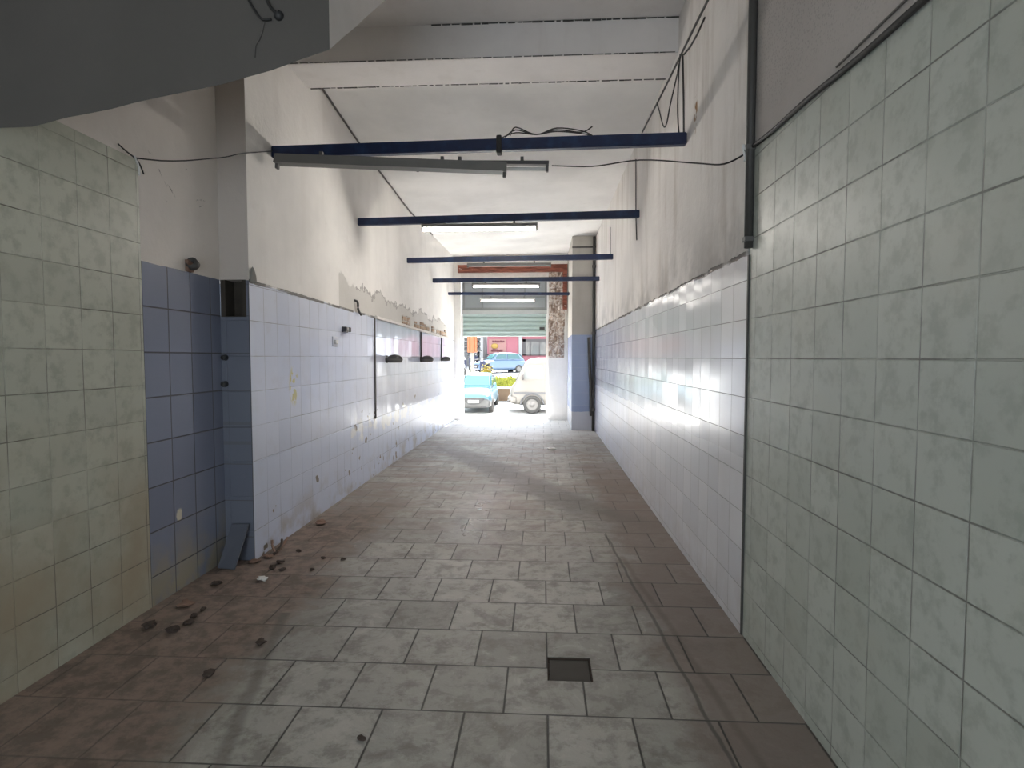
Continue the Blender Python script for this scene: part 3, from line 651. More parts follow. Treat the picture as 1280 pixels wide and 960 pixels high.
dp = thing('drain_pipe', 'dark vertical pipe beside the blue pilaster, floor to ceiling', 'pipe', (XRF - 0.04, 10.93, 0))
bm = bmesh.new(); tube(bm, [(0, 0, 0.0), (0, 0, 1.95), (0, 0, 3.80)], 0.028, 10); obj('pipe', bm, M['pipe'], dp, True)
bm = bmesh.new(); tube(bm, smoothpts([(-0.09, 0.02, 1.85), (-0.07, 0.0, 1.2), (-0.05, 0.0, 0.9), (-0.04, 0.0, 0.3)]), 0.03, 8); obj('branch', bm, M['pipe'], dp, True)
for z in (0.4, 1.9, 3.2):
    bm = bmesh.new(); lathe(bm, [(0.028, z), (0.038, z), (0.038, z + 0.05), (0.028, z + 0.05)], n=12); obj('collar', bm, M['fitdark'], dp)
wl = thing('cable', 'tangle of black wires lying on the nearest beam', 'cable', (0.0, 4.17, 3.07))
for k in range(3):
    q = random.Random(40 + k); bm = bmesh.new()
    tube(bm, smoothpts([(-0.32 + 0.04 * k, -0.02, -0.005 + 0.01 * k), (-0.2, -0.035, 0.03 + 0.02 * k), (-0.05, -0.02, 0.02), (0.1, -0.03, 0.035 + 0.012 * k), (0.28, -0.02, 0.02 + 0.01 * k), (0.36, -0.03, 0.065 if k == 1 else 0.0)]), 0.0045, 6)
    obj('wire', bm, M['cable'], wl, True)
bm = bmesh.new(); bx(bm, -0.345, -0.305, -0.04, 0.04, -0.11, 0.02, 0.01); obj('tape_wrap', bm, M['cable'], wl)
# pulled-out wiring hole in the stair soffit
hp = at_y(349, 20, FS)
so = thing('ceiling_cable', 'black cable stub and wire hanging out of the grey staircase face', 'cable', hp)
def L_(px, py, off=0.012):
    p = at_y(px, py, FS) - hp; p.y -= off; return p
bm = bmesh.new(); tube(bm, smoothpts([L_(333, -6), L_(337, 6), L_(343, 15), L_(350, 19)]), [0.006] * 15 + [0.013], 8); obj('stub', bm, M['cable'], so, True)
bm = bmesh.new(); bmesh.ops.create_uvsphere(bm, u_segments=10, v_segments=8, radius=0.02); obj('stub_end', bm, M['sockd'], so, True)
bm = bmesh.new(); tube(bm, smoothpts([L_(309, -4, 0.006), L_(318, 12, 0.006), L_(328, 25, 0.006), L_(340, 25, 0.006)]), 0.005, 6); obj('wire', bm, M['cable'], so, True)
bm = bmesh.new(); tube(bm, smoothpts([L_(331, 27, 0.003), L_(327, 45, 0.003), L_(320, 58, 0.003), L_(319, 72, 0.003)]), 0.0025, 5); obj('thin_wire', bm, M['greycable'], so, True)

# ------------------------------------------------------------------ left wall fittings
def wall_box(label, px, py, size, conduit):
    p = at_x(px, py, XLF + 0.1 * size)
    t = thing('wall_lamp', label, 'lamp', (XLF, p.y, p.z), 0, 'dark oval wall lamps on the left wall')
    bm = bmesh.new(); lathe(bm, [(0.0, 0.0), (0.05 * size, 0.0), (0.05 * size, 0.02), (0.035 * size, 0.03), (0, 0.03)], Matrix.Rotation(PI / 2, 4, 'Y'), 16); obj('base', bm, M['pipe'], t, False)
    bm = bmesh.new(); bmesh.ops.create_uvsphere(bm, u_segments=20, v_segments=12, radius=0.1 * size)
    for v in bm.verts: v.co = Vector((v.co.x * 1.02 + 0.115 * size, v.co.y * 0.95, v.co.z * (0.62 if v.co.z > 0 else 0.45)))
    obj('shade', bm, M['sockd'], t, True)
    bm = bmesh.new(); lathe(bm, [(0.085 * size, -0.045 * size), (0.104 * size, -0.01), (0.104 * size, 0.004), (0.085 * size, 0.008)], Matrix.Translation((0.117 * size, 0, 0)), 20); obj('rim', bm, M['fitdark'], t, True)
    if conduit:
        zt = 2.045 - 0.0155 * p.y - p.z - 0.02
        bm = bmesh.new(); tube(bm, [(0.012, 0, 0.03), (0.012, 0, zt)], 0.012, 8); obj('conduit', bm, M['pipe'], t, True)
    return t
wall_box('largest dark oval wall lamp on the left tiles, no conduit above it', 492, 449, 1.0, False)
wall_box('middle dark oval wall lamp hanging below a thin vertical conduit', 533, 449, 1.0, True)
wall_box('smallest dark oval wall lamp, the one nearest the shop front', 557, 449, 0.9, True)
struct('trim_10', box(XLF, XLF + 0.012, 6.64, 6.68, 0.70, 1.93, 0.003), M['pipe'], 'dark vertical strip edging the glossy tile panel')
# white mortar ledge and bare bricks along the broken tile top
bm = bmesh.new(); n = 60; rows = []
for i in range(n + 1):
    y = 6.7 + (12.3 - 6.7) * i / n; z = 2.045 - 0.0155 * y
    w_ = 0.03 + 0.018 * mnoise.noise(Vector((y * 5, 1, 0))); h_ = 0.02 + 0.012 * mnoise.noise(Vector((y * 7, 4, 0)))
    rows.append([Vector((XLF - 0.01, y, z - h_)), Vector((XLF + w_, y, z - h_ * 0.6)), Vector((XLF + w_ * 0.7, y, z + h_)), Vector((XLF - 0.01, y, z + h_ * 1.4))])
loft(bm, rows); struct('trim_11', bm, M['mortar'], 'rough white mortar ledge along the left tile top')
bm = bmesh.new(); y = 8.0; q = random.Random(5)
while y < 11.6:
    l = q.uniform(0.18, 0.27); z = 2.045 - 0.0155 * y + 0.03; h_ = q.uniform(0.06, 0.13)
    if q.random() < 0.85: bx(bm, XLF - 0.02, XLF + q.uniform(0.006, 0.02), y, y + l - 0.015, z, z + h_, 0.006)
    y += l
struct('trim_12', bm, M['brick'], 'row of bare brown bricks showing above the left tiles')
sk = thing('wall_socket', 'broken metal socket with black sides on the left tiles', 'socket', (XLF, at_x(430, 412, XLF).y, at_x(430, 412, XLF).z))
bm = bmesh.new(); bx(bm, 0, 0.02, -0.07, 0.07, -0.028, 0.028, 0.005); obj('back_plate', bm, M['sockd'], sk)
bm = bmesh.new(); lathe(bm, [(0.0, 0.05), (0.022, 0.05), (0.026, 0.02), (0.026, 0.0)], Matrix.Rotation(PI / 2, 4, 'Y'), 14); obj('metal_insert', bm, M['chrome'], sk, True)
for s in (-1, 1):
    bm = bmesh.new(); bx(bm, 0.015, 0.05, s * 0.062 - 0.016, s * 0.062 + 0.016, -0.022, 0.026, 0.005); obj('side_clip', bm, M['sockd'], sk)
sw = thing('wall_switch', 'small white switch below the broken socket', 'switch', (XLF, at_x(418, 427, XLF).y, at_x(418, 427, XLF).z))
bm = bmesh.new(); bx(bm, 0, 0.012, -0.06, 0.06, -0.05, 0.05, 0.004); obj('cover_plate', bm, plain('lavender_plate', (0.6, 0.62, 0.7), 0.4), sw)
bm = bmesh.new(); bx(bm, 0.01, 0.03, -0.035, 0.035, -0.022, 0.016, 0.005); obj('rocker', bm, M['sockw'], sw)
p = at_x(445, 385, XLF)
hk = cable('wire_stub', 'bent dark wire stub hanging over the left tile edge', smoothpts([(XLF - 0.005, p.y - 0.05, p.z + 0.08), (XLF + 0.03, p.y - 0.03, p.z + 0.06), (XLF + 0.025, p.y, p.z - 0.02), (XLF + 0.03, p.y + 0.08, p.z - 0.07)]), 0.013, M['pipe'])
p = at_x(235, 331, XL)
rg = thing('pipe_clamp', 'small dark ring clamp above the blue tiles in the left corner', 'clamp', (XL, p.y, p.z))
bm = bmesh.new(); lathe(bm, [(0.026, -0.015), (0.036, -0.015), (0.036, 0.03), (0.026, 0.03), (0.026, -0.015)], Matrix.Translation((0.035, 0, 0)) @ Matrix.Rotation(rad(60), 4, 'X'), 16); obj('ring', bm, M['pipe'], rg, True)
bm = bmesh.new(); bx(bm, -0.005, 0.02, -0.03, 0.03, -0.045, 0.03, 0.004); obj('back_plate', bm, M['clay'], rg)
p = at_x(312, 346, XLF)
bm = bmesh.new(); lathe(bm, [(0.0, 0.075), (0.010, 0.06), (0.022, 0.01), (0.026, -0.035), (0.0, -0.035)], Matrix.Translation((XLF + 0.012, p.y + 0.02, p.z)), 12)
o = obj('mortar_lump', bm, plain('grey_mortar_lump', (0.3, 0.28, 0.25), 0.9, bump=0.4)); tag(o, 'grey cone of mortar stuck on top of the first lavender tile', 'mortar')
for (px, py), lb in (((282, 447), 'upper black pipe outlet in the blue corner return'), ((282, 480), 'lower black pipe outlet in the blue corner return')):
    p = at_y(px, py, 3.78)
    t = thing('pipe_outlet', lb, 'pipe', (p.x, 3.78, p.z), 0, 'pipe outlets in the corner return')
    bm = bmesh.new(); lathe(bm, [(0.012, 0.0), (0.012, 0.03), (0.020, 0.03), (0.022, -0.005)], Matrix.Rotation(PI / 2, 4, 'X'), 12); obj('collar', bm, M['sockd'], t)
    bm = bmesh.new(); lathe(bm, [(0.0, 0.018), (0.012, 0.018), (0.012, 0.0)], Matrix.Rotation(PI / 2, 4, 'X'), 12); obj('plug', bm, M['pipe'], t)
# loose tile leaning in the corner
a, b, c_, d = at_z(268, 709), at_z(298, 711), Vector((-2.16, 3.772, 0.275)), Vector((-2.02, 3.772, 0.275))
a = Vector((-2.225, 3.62, 0.0)); b = Vector((-2.095, 3.60, 0.0)); c_ = Vector((-2.075, 3.765, 0.265)); d = Vector((-2.20, 3.765, 0.265))
bm = bmesh.new(); nrm = (b - a).cross(d - a).normalized() * 0.009
if nrm.y > 0: nrm = -nrm
loft(bm, [[a, b, c_, d], [p_ + nrm for p_ in (a, b, c_, d)]])
lo = min(v.co.z for v in bm.verts)
for v in bm.verts: v.co.z -= lo - 0.001
tag(obj('loose_tile', bm, M['tileblue']), 'loose blue-grey tile leaning in the left corner', 'tile')

# floor pieces
cv = thing('drain_cover', 'square dark drain cover sunk in the near floor tiles', 'cover', ((hx0 + hx1) / 2, (hy0 + hy1) / 2, -0.03))
bm = bmesh.new(); bx(bm, -0.094, 0.094, -0.092, 0.092, 0.0, 0.020, 0.003); obj('plate', bm, M['cover'], cv)
bm = bmesh.new()
for (x0, x1, y0, y1) in ((-0.102, -0.096, -0.1, 0.1), (0.096, 0.102, -0.1, 0.1), (-0.096, 0.096, -0.1, -0.094), (-0.096, 0.096, 0.094, 0.1)): bx(bm, x0, x1, y0, y1, 0, 0.026)
obj('rim', bm, M['crumb'], cv)
crumbs = [(350, 704, .018), (353, 713, .016), (373, 690, .014), (404, 699, .014), (429, 700, .014), (390, 713, .012), (271, 731, .022), (186, 785, .03), (216, 790, .026), (236, 780, .022), (243, 772, .018), (254, 763, .014), (341, 711, .02), (326, 806, .02), (260, 845, .02), (452, 925, .012)]
for k, (px, py, r_) in enumerate(crumbs):
    p = at_z(px, py); o = obj('rubble_chunk', chunk(r_, 100 + k), M['crumb']); o.location = p
    tag(o, 'small dark crumb of rubble on the dirty left half of the floor', 'rubble', 'dark rubble crumbs on the floor')
for k, (px, py, r_, lb) in enumerate([(318, 703, .03, 'brown lump of rubble against the foot of the lavender tiled corner'), (335, 697, .025, 'small brown lump of rubble beside the lavender wall foot'), (400, 655, .04, 'brown heap of crumbs by the lavender wall further along'), (232, 757, .035, 'brown clod of dirt on the floor under the blue tiles')]):
    o = obj('rubble_chunk', chunk(r_, 300 + k, 0.35), M['clay']); o.location = at_z(px, py); tag(o, lb, 'rubble')
o = obj('plaster_chip', chunk(0.03, 77, 0.4), M['chip']); o.location = at_z(328, 726); tag(o, 'white plaster chip on the dirt before the left corner', 'plaster')
o = obj('paper_scrap', chunk(0.06, 78, 0.3), M['chip']); o.location = at_z(689, 562); tag(o, 'white scrap lying on the far floor before the doorway', 'scrap')
# torn root-like wood splinters at the wall foot
wd = thing('wood_splinter', 'broken brown wood splinters at the foot of the lavender corner', 'wood', (XLF + 0.03, 3.93, 0))
for k, (x, y, z) in enumerate(((0.06, 0.16, 0.05), (0.02, 0.03, 0.09), (0.05, 0.26, 0.03))):
    bm = bmesh.new(); tube(bm, smoothpts([(0.06, -0.05 + 0.02 * k, 0.012), (x * 0.8, y * 0.5, z * 0.5), (x * 0.3, y, z)]), 0.009, 6); obj('splinter', bm, M['clay'] if k else M['crumb'], wd, True)

# ------------------------------------------------------------------ outside: street, buildings
def street_z(y): 
    if y < 13.05: return -0.03
    if y < 19.0: return -0.03 - 0.57 * (y - 13.05) / 5.95
    return -0.60 + 0.0445 * max(y - 20.5, 0)
bm = bmesh.new(); prev = None
for y in (13.05, 14.0, 16.0, 19.0, 20.5, 24, 30, 40, 52):
    cur = [bm.verts.new((x, y, street_z(y))) for x in (-30, -15, -6, -2, 2, 6, 15, 30)]
    if prev:
        for i in range(len(cur) - 1):
            f = bm.faces.new((prev[i], prev[i + 1], cur[i + 1], cur[i])); f.material_index = 0 if y <= 16 else 1
    prev = cur
struct('street', bm, [M['pave'], M['asphalt']], 'sunlit pavement and street outside')
bm = bmesh.new(); bx(bm, -14, -2.5, 12.9, 13.1, -0.6, 9); bx(bm, 1.25, 12, 12.9, 13.1, -0.6, 9); bx(bm, -2.5, 1.25, 12.95, 13.1, 4.4, 9)
struct('wall_outer', bm, M['facade'], 'outer face of the shop building')

YH = 48.0
bh = thing('building', 'pink building with a dark framed window across the street', 'building', (-1.0, YH, 0))
def hb(name, x0, x1, y0, y1, z0, z1, mat, parent=bh, bev=0.0): return loc(obj(name, box(x0, x1, y0, y1, z0, z1, bev), mat, parent), bh)
hb('wall', -5.3, 9.0, YH, YH + 8, 0.2, 9.5, M['pink'])
hb('pilaster', -2.05, -1.75, YH - 0.12, YH, 0.4, 9.0, M['trimw']); hb('pilaster', -5.45, -5.15, YH - 0.12, YH, 0.4, 9.0, M['trimw'])
hb('cornice', -5.5, 9.0, YH - 0.25, YH, 3.35, 3.6, M['trimw']); hb('roof', -5.6, 9.2, YH - 0.4, YH + 8, 9.5, 9.8, M['trimw'])
for (xa, xb) in ((-1.72, 0.4), (1.8, 3.9)):
    f = bmesh.new(); z0, z1 = 1.62, 3.05
    for (p0, p1, q0, q1) in ((xa, xa + 0.28, z0, z1), (xb - 0.12, xb, z0, z1), (xa, xb, z1 - 0.22, z1), (xa, xb, z0, z0 + 0.1), (xa + 0.62, xa + 0.72, z0, z1 - 0.2), (xa + 1.42, xa + 1.5, z0, z1 - 0.2)): bx(f, p0, p1, YH - 0.1, YH - 0.01, q0, q1)
    wf = loc(obj('window', f, M['shop'], bh), bh); pn = obj('pane', box(xa + 0.1, xb - 0.05, YH - 0.06, YH - 0.03, z0 + 0.05, z1 - 0.1), M['houseglass'], wf); loc(pn, bh)
for (xa, z0) in ((-4.6, 4.6), (-1.6, 4.6), (1.8, 4.6), (5.0, 4.6)):
    f = loc(obj('window', box(xa, xa + 1.1, YH - 0.08, YH, z0, z0 + 1.9), M['shop'], bh), bh)
    pn = loc(obj('pane', box(xa + 0.1, xa + 1.0, YH - 0.1, YH - 0.07, z0 + 0.1, z0 + 1.8), M['houseglass'], f), bh)
bw = thing('building', 'pale building at the left of the pink one', 'building', (-12, YH + 1, 0))
def wb(name, *a, mat, parent=bw): return loc(obj(name, box(*a), mat, parent), bw)
wb('wall', -26, -5.75, YH + 0.5, YH + 8, 0.2, 11, mat=M['house']); wb('roof', -26.2, -5.75, YH + 0.2, YH + 8, 11, 11.3, mat=M['trimw'])
wb('door_panel', -7.0, -6.0, YH + 0.42, YH + 0.5, 0.5, 2.8, mat=M['scoot2'])
for xa in (-9.5, -13, -16.5):
    f = wb('window', xa, xa + 1.3, YH + 0.42, YH + 0.5, 1.6, 3.4, mat=M['shop']); wb('pane', xa + 0.1, xa + 1.2, YH + 0.4, YH + 0.43, 1.7, 3.3, mat=M['houseglass'], parent=f)
# shop sign with handwritten-looking strokes on the pink wall (too blurred to read in the photograph)
sg = thing('shop_sign', 'sign with red lettering and a yellow emblem on the pink wall', 'sign', (-3.9, YH - 0.06, 2.45))
bm = bmesh.new(); bx(bm, -0.75, 0.75, 0.0, 0.05, -0.6, 0.6, 0.01); obj('board', bm, M['signbrd'], sg)
bm = bmesh.new(); q = random.Random(3); pts = []
for k in range(26): pts.append((-0.45 + 1.05 * k / 25, -0.02, 0.38 + (0.11 if k % 2 else -0.06) * q.uniform(0.5, 1.2)))
tube(bm, smoothpts(pts, 3), 0.03, 6); obj('upper_lettering', bm, M['signred'], sg)
bm = bmesh.new(); pts = [(-0.55 + 1.0 * k / 19, -0.02, -0.40 + (0.12 if k % 2 else -0.08) * q.uniform(0.5, 1.2)) for k in range(20)]
tube(bm, smoothpts(pts, 3), 0.042, 6); obj('lower_lettering', bm, M['signred'], sg)
bm = bmesh.new(); lathe(bm, [(0, 0.03), (0.2, 0.02), (0.24, 0.0), (0, 0.0)], Matrix.Translation((-0.25, -0.02, 0.0)) @ Matrix.Rotation(PI / 2, 4, 'X') @ Matrix.Diagonal((1.3, 1, 1, 1)), 18); obj('emblem', bm, M['signyel'], sg, True)
bm = bmesh.new(); tube(bm, [(0, 0, 0), (0, 0, 3.2)], 0.16, 10); o = obj('street_pole', bm, M['shop'], None, True); o.location = (-4.35, 42, street_z(42)); tag(o, 'dark street pole standing in front of the pink building', 'pole')

# ------------------------------------------------------------------ vehicles
def sring(y, hw, z0, z1, n=24, ex=4.0, taper=0.0):
    out = []
    for k in range(n):
        a = 2 * PI * (k + 0.5) / n; c_, s_ = math.cos(a), math.sin(a)
        zz = (z0 + z1) / 2 + (z1 - z0) / 2 * math.copysign(abs(s_) ** (2 / ex), s_)
        t = (zz - z0) / max(z1 - z0, 1e-4)
        out.append(Vector((hw * (1 - taper * t) * math.copysign(abs(c_) ** (2 / ex), c_), y, zz)))
    return out
def wheel(parent, x, y, r_, w_=0.18):
    s = 1 if x > 0 else -1
    Mx = Matrix.Translation((x, y, r_)) @ Matrix.Rotation(s * PI / 2, 4, 'Y')
    bm = bmesh.new(); lathe(bm, [(r_ * 0.62, -w_ / 2), (r_ * 0.9, -w_ / 2), (r_, -w_ * 0.3), (r_, w_ * 0.3), (r_ * 0.92, w_ / 2), (r_ * 0.62, w_ / 2), (r_ * 0.62, -w_ / 2)], Mx, 28); t = obj('wheel', bm, M['tyre'], parent, True)
    bm = bmesh.new(); lathe(bm, [(r_ * 0.63, w_ * 0.35), (r_ * 0.58, w_ * 0.42), (r_ * 0.5, w_ * 0.25), (r_ * 0.2, w_ * 0.3), (r_ * 0.16, w_ * 0.45), (0, w_ * 0.45)], Mx, 24); obj('rim', bm, M['rim'], t, True)
def panel(parent, name, pts, mat, th=0.012, up=None):
    """thin solid panel through 3-4 corner points, thickness along its normal"""
    P = [Vector(p) for p in pts]; nr = (P[1] - P[0]).cross(P[2] - P[0]).normalized() * th
    bm = bmesh.new(); loft(bm, [[p - nr for p in P], [p + nr for p in P]]); return obj(name, bm, mat, parent)
def make_car(name, label, paint, front, loc_, rz):
    t = thing(name, label, 'car', loc_, rz)
    st = [(0.0, .56, .30, .58), (.05, .66, .24, .70), (.22, .735, .20, .80), (.7, .755, .18, .90), (1.0, .76, .18, .95), (1.8, .765, .18, .97), (2.7, .76, .18, .97), (3.25, .74, .20, .95), (3.5, .70, .26, .86), (3.56, .62, .32, .75)]
    bm = bmesh.new(); loft(bm, [sring(*s) for s in st]); obj('body', bm, paint, t, True)
    ca = [(.80, .66, .86, .93), (1.0, .665, .86, 1.08), (1.32, .66, .86, 1.36), (1.55, .655, .86, 1.43), (2.5, .65, .86, 1.44), (3.0, .65, .86, 1.36), (3.3, .66, .86, 1.1), (3.42, .66, .86, .95)]
    bm = bmesh.new(); loft(bm, [sring(*s, ex=6.0, taper=0.14) for s in ca]); obj('cabin', bm, paint, t, True)
    panel(t, 'windshield', [(-.58, .86, .985), (.58, .86, .985), (.52, 1.30, 1.355), (-.52, 1.30, 1.355)], M['carglass'], .012)
    panel(t, 'rear_window', [(-.55, 3.36, 1.08), (.55, 3.36, 1.08), (.5, 3.10, 1.32), (-.5, 3.10, 1.32)], M['carglass'], .012)
    for s in (-1, 1):
        for (ya, yb, yc, yd) in ((1.08, 2.02, 2.02, 1.42), (2.1, 3.1, 2.92, 2.1)):
            panel(t, 'side_window', [(s * .665, ya, .99), (s * .665, yb, .99), (s * .60, yc, 1.34), (s * .60, yd, 1.34)], M['carglass'], .015)
        bm = bmesh.new(); bmesh.ops.create_uvsphere(bm, u_segments=12, v_segments=8, radius=0.12)
        for v in bm.verts: v.co = Vector((v.co.x * 0.85 + s * .56, v.co.y * 0.8 + .12, v.co.z * 1.1 + .66 + 0.25 * 0.12))
        obj('headlight', bm, M['lamp'], t, True)
        bm = bmesh.new(); bx(bm, s * .80 - .07, s * .80 + .07, 1.0, 1.1, .95, 1.08, .03); obj('mirror', bm, paint, t)
        for y in (.62, 2.92): wheel(t, s * .70, y, .285)
        bm = bmesh.new(); bx(bm, s * .5 - .12, s * .5 + .12, 3.50, 3.58, .6, .78, .02); obj('tail_light', bm, M['signred'], t)
    bm = bmesh.new(); loft(bm, [sring(-.045, .60, .24, .50, ex=4), sring(.0, .69, .20, .56, ex=4), sring(.2, .75, .19, .54, ex=4)]); obj('front_bumper', bm, front, t, True)
    bm = bmesh.new(); loft(bm, [sring(3.45, .74, .22, .52, ex=4), sring(3.6, .68, .24, .50, ex=4)]); obj('rear_bumper', bm, front, t, True)
    # smile-shaped grille
    bm = bmesh.new(); ring1 = []; ring2 = []
    N_ = 14
    for y, ringl in ((-.085, ring1), (-.03, ring2)):
        for k in range(N_ + 1):
            x = -.46 + .92 * k / N_; ringl.append((x, y + .01 * (x / .6) ** 2, .585))
        for k in range(N_, -1, -1):
            x = -.46 + .92 * k / N_; ringl.append((x * .86, y + .01 * (x / .6) ** 2, .33 + .14 * (abs(x) / .46) ** 3))
    loft(bm, [ring1, ring2]); obj('grille', bm, M['grille'], t)
    bm = bmesh.new(); bx(bm, -.24, .24, -.10, -.086, .40, .51, .004); obj('number_plate', bm, M['plate'], t)
    bm = bmesh.new(); bx(bm, -.60, -.36, -.05, .05, .225, .27, .01); obj('air_intake', bm, M['grille'], t)
    bm = bmesh.new(); bx(bm, .30, .56, -.05, .05, .225, .27, .01); obj('air_intake', bm, M['grille'], t)
    return t
p = at_y(592, 470, 20.0)
car = make_car('car', 'small light blue car with grey bumper facing the open shutter', M['carblue'], M['carsilver'], (p.x, 20.0, street_z(20.0)), 0); car.scale = (0.85, 1.0, 1.0)
p = at_y(596, 470, 40.5)
car2 = make_car('car', 'pale blue car seen from the side across the street', M['carpale'], M['carpale'], (p.x, 40.5, street_z(40.5) + 0.02), rad(-62)); car2.scale = (1.05, 1.05, 1.05)
def make_van(loc_, rz):
    t = thing('van', 'cream white van parked outside, cut off by the right jamb', 'van', loc_, rz)
    st = [(0.0, .58, .42, .92), (.04, .70, .36, 1.02), (.16, .76, .32, 1.14), (.34, .78, .30, 1.52), (.55, .785, .30, 1.92), (.72, .785, .30, 2.02), (1.0, .785, .30, 2.06), (3.3, .785, .30, 2.06), (3.5, .78, .32, 1.98), (3.56, .72, .4, 1.8)]
    bm = bmesh.new(); loft(bm, [sring(*s, ex=7.0, taper=0.06) for s in st]); obj('body', bm, M['vanwhite'], t, True)
    panel(t, 'windshield', [(-.64, .20, 1.25), (.64, .20, 1.25), (.60, .52, 1.86), (-.60, .52, 1.86)], M['vanglass'], .015)
    for s in (-1, 1):
        for (ya, yb, yc, yd) in ((.42, 1.2, 1.2, .62), (1.3, 2.2, 2.2, 1.3), (2.3, 3.3, 3.25, 2.3)):
            panel(t, 'side_window', [(s * .752, ya, 1.28), (s * .752, yb, 1.28), (s * .738, yc, 1.80), (s * .738, yd, 1.80)], M['vanglass'], .014)
        bm = bmesh.new(); bx(bm, s * .782 - .012, s * .782 + .012, .12, 3.4, .73, .80, .004); obj('side_moulding', bm, M['scoot2'], t)
        bm = bmesh.new(); lathe(bm, [(0, .03), (.09, .02), (.1, 0), (0, 0)], Matrix.Translation((s * .5, -.0, .80)) @ Matrix.Rotation(PI / 2, 4, 'X'), 16); obj('headlight', bm, M['lamp'], t, True)
        bm = bmesh.new()   # wheel arch lip
        pts = [(s * .785, .80 + .42 * math.cos(a), .32 + .42 * math.sin(a)) for a in [PI * k / 14 for k in range(15)]]; tube(bm, pts, .035, 6); obj('wheel_arch', bm, M['scoot2'], t, True)
        for y in (.80, 2.9): wheel(t, s * .72, y, .34, .2)
        bm = bmesh.new(); bx(bm, s * .88 - .06, s * .88 + .06, .42, .5, 1.25, 1.45, .02); obj('mirror', bm, M['shop'], t)
    bm = bmesh.new(); loft(bm, [sring(-.10, .66, .40, .62, ex=5), sring(-.04, .76, .37, .66, ex=5), sring(.22, .80, .36, .66, ex=5)]); obj('front_bumper', bm, M['vanwhite'], t, True)
    bm = bmesh.new(); bx(bm, .70, .80, -.11, -.02, .41, .50, .01); bx(bm, -.80, -.70, -.11, -.02, .41, .50, .01); obj('bumper_end', bm, M['grille'], t)
    return t
p = at_y(638, 500, 20.2)
van = make_van((p.x, 20.9, street_z(20.2) - 0.01), rad(-90))

# scooters parked on the far side
def make_scooter(label, paint, loc_, rz):
    t = thing('scooter', label, 'scooter', loc_, rz, 'scooters parked across the street')
    for y, nm in ((0.0, 'front_wheel'), (1.25, 'rear_wheel')):
        bm = bmesh.new(); lathe(bm, [(.13, -.05), (.22, -.05), (.25, 0), (.22, .05), (.13, .05), (.13, -.05)], Matrix.Translation((0, y, .25)) @ Matrix.Rotation(PI / 2, 4, 'Y'), 18); obj(nm, bm, M['tyre'], t, True)
    bm = bmesh.new(); loft(bm, [sring(.42, .14, .28, .36), sring(.75, .17, .28, .40), sring(.95, .19, .30, .68), sring(1.3, .18, .38, .78), sring(1.6, .10, .58, .76)]); obj('rear_body', bm, paint, t, True)
    bm = bmesh.new(); loft(bm, [sring(.30, .19, .30, .95, ex=5), sring(.16, .16, .45, 1.02, ex=4), sring(.08, .08, .55, .95, ex=4)]); obj('front_shield', bm, paint, t, True)
    bm = bmesh.new(); loft(bm, [sring(.80, .13, .70, .80), sring(1.1, .16, .76, .86), sring(1.55, .12, .78, .88)]); obj('seat', bm, M['seat'], t, True)
    bm = bmesh.new(); tube(bm, [(0, 0, .25), (0, .12, .7), (0, .22, 1.08)], .035, 8); obj('fork', bm, M['rail'], t, True)
    bm = bmesh.new(); tube(bm, smoothpts([(-.34, .34, 1.12), (-.12, .24, 1.08), (.12, .24, 1.08), (.34, .34, 1.12)]), .022, 8); obj('handlebar', bm, M['seat'], t, True)
    for s in (-1, 1):
        bm = bmesh.new(); tube(bm, [(s * .2, .26, 1.1), (s * .3, .2, 1.32)], .01, 6); bx(bm, s * .3 - .06, s * .3 + .06, .19, .21, 1.3, 1.4, .005); obj('mirror', bm, M['seat'], t)
    bm = bmesh.new(); bmesh.ops.create_uvsphere(bm, u_segments=10, v_segments=8, radius=.08)
    for v in bm.verts: v.co += Vector((0, .10, 1.02))
    obj('headlamp', bm, M['lamp'], t, True); return t
sc = None
for k, (px, y, rz, lb) in enumerate(((581, 38.4, 20, 'dark scooter at the far left of the parked row, by the opening edge'), (588, 41.6, -12, 'dark scooter parked right behind the signal post'), (595.5, 44.6, 8, 'dark scooter parked just right of the signal post'), (602, 36.2, -10, 'dark scooter before the front of the pale blue car'))):
    p = at_y(px, 460, y); l_ = (p.x, y, street_z(y))
    if sc is None: sc = make_scooter(lb, M['scoot'], l_, rad(rz)); sc.scale = (1.15, 1.15, 1.15)
    else: dup(sc, l_, rad(rz), lb, 'scooters parked across the street')

# traffic signal
y = 30.0; p = at_y(590.5, 430, y); zb = street_z(y)
ts = thing('traffic_light', 'orange traffic signal with black visors on a pale post', 'traffic light', (p.x, y, zb))
hz = p.z - zb
bm = bmesh.new(); tube(bm, [(0, 0, 0), (0, 0, hz + 0.5)], 0.10, 12); obj('post', bm, M['post'], ts, True)
bm = bmesh.new(); bx(bm, -.13, .13, -.14, .14, hz - .47, hz + .47, .04); obj('signal_head', bm, M['orange'], ts)
for s in (-1, 1):
    bm = bmesh.new(); bx(bm, s * .20 - .07, s * .20 + .07, -.12, .12, hz - .46, hz + .46, .03); h_ = obj('side_head', bm, M['orange'], ts)
    for k in (-1, 0, 1):
        bm = bmesh.new(); lathe(bm, [(.085, 0), (.115, 0), (.115, .16), (.10, .16), (.085, .02)], Matrix.Translation((s * .27, 0, hz + k * .29)) @ Matrix.Rotation(s * PI / 2, 4, 'Y'), 14); obj('visor', bm, M['black'], h_)
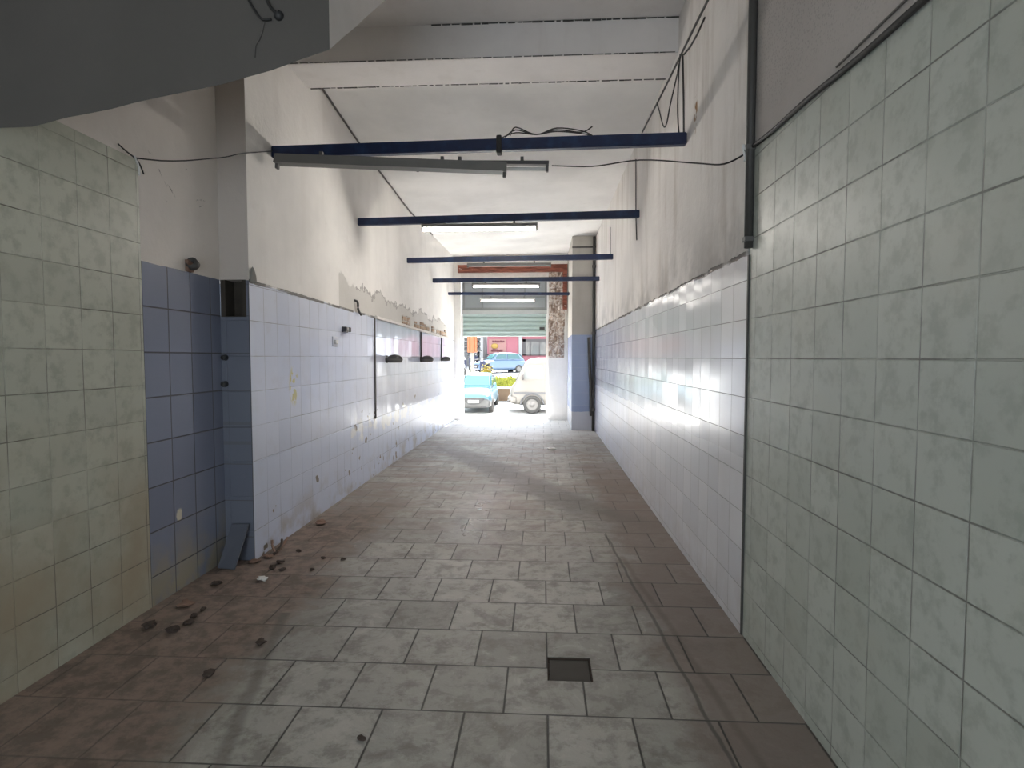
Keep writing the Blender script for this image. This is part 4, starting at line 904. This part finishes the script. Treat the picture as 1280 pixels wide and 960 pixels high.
# planter with yellow-green hedge
y = 24.2; zb = street_z(y)
def foliage(x0, x1, y0, y1, z0, z1, nleaf, size, seed):
    bm = bmesh.new(); q = random.Random(seed)
    bx(bm, x0 + .06, x1 - .06, y0 + .06, y1 - .06, z0, z1 - .10)
    for _ in range(nleaf):
        c_ = Vector((q.uniform(x0, x1), q.uniform(y0, y1), q.uniform(z0, z1))); a = Vector((q.gauss(0, 1), q.gauss(0, 1), q.gauss(0, 1))).normalized() * size; b = a.cross(Vector((q.gauss(0, 1), q.gauss(0, 1), q.gauss(0, 1)))).normalized() * size * .5
        bm.faces.new([bm.verts.new(v) for v in (c_ - a, c_ + b, c_ + a, c_ - b)])
    return bm
xl = at_y(598, 480, y).x; xr_ = at_y(652, 480, y).x
pl = thing('planter', 'sandy roadside planter between the blue car and the van', 'planter', ((xl + xr_) / 2, y, zb))
hw = (xr_ - xl) / 2
bm = bmesh.new(); bx(bm, -hw, hw, -.25, .25, -.02, .50, .02); obj('trough', bm, M['sand'], pl)
bm = bmesh.new(); bx(bm, -hw - .02, hw + .02, -.27, .27, .46, .53, .01); obj('rim', bm, M['sand'], pl)
hg = obj('hedge', foliage(-hw, hw, -.24, .24, .07, .55, 900, .06, 9), M['hedge']); hg.location = ((xl + xr_) / 2, y, zb + .53)
tag(hg, 'yellow-green hedge growing in the sandy planter', 'hedge')
p = at_y(608.5, 466, 25.2)
sb = thing('shrub', 'small yellow shrub with a brown stem behind the hedge', 'shrub', (p.x, 25.2, street_z(25.2)))
top_ = p.z - street_z(25.2)
bm = bmesh.new(); tube(bm, [(0, 0, 0), (.02, 0, top_ - .1), (0, 0, top_ + .2)], .035, 8); obj('stem', bm, M['stem'], sb, True)
bm = bmesh.new(); q = random.Random(4)
for _ in range(420):
    c_ = Vector((q.gauss(0, .10), q.gauss(0, .10), top_ + q.gauss(0, .17))); a = Vector((q.gauss(0, 1), q.gauss(0, 1), q.gauss(0, 1))).normalized() * .06; b = a.cross(Vector((q.gauss(0, 1), q.gauss(0, 1), q.gauss(0, 1)))).normalized() * .03
    bm.faces.new([bm.verts.new(v) for v in (c_ - a, c_ + b, c_ + a, c_ - b)])
obj('foliage', bm, M['shrub'], sb)

# ------------------------------------------------------------------ light
W = bpy.data.worlds.new('world'); S.world = W; W.use_nodes = True
bg = W.node_tree.nodes['Background']; bg.inputs['Color'].default_value = (0.80, 0.90, 1.0, 1); bg.inputs['Strength'].default_value = 1.4
sun = bpy.data.lights.new('sun', 'SUN'); sun.energy = 13.5; sun.angle = rad(0.6); sun.color = (1.0, 0.98, 0.95)
suno = bpy.data.objects.new('sun', sun); C.objects.link(suno)
el, az = rad(65), rad(6)     # sun beyond the street, high
d = Vector((math.sin(az) * math.cos(el), math.cos(az) * math.cos(el), math.sin(el)))
suno.rotation_euler = d.to_track_quat('Z', 'Y').to_euler(); suno.location = d * 60
for (cx, cy, cz, sx, sy, rx) in ((-0.9, 12.98, 1.0, 1.95, 1.9, 90), (-0.7, YB - 0.05, 1.05, 2.4, 2.1, -90)):
    pl_ = bpy.data.lights.new('portal', 'AREA'); pl_.shape = 'RECTANGLE'; pl_.size = sx; pl_.size_y = sy; pl_.cycles.is_portal = True
    po = bpy.data.objects.new('portal', pl_); C.objects.link(po); po.location = (cx, cy, cz); po.rotation_euler = (rad(-rx), 0, 0)
S.view_settings.view_transform = 'Standard'; S.view_settings.look = 'None'; S.view_settings.gamma = 1; S.view_settings.use_curve_mapping = False
S.view_settings.exposure = 1.95
S.cycles.max_bounces = 14; S.cycles.diffuse_bounces = 10; S.cycles.glossy_bounces = 6
S.cycles.sample_clamp_indirect = 0
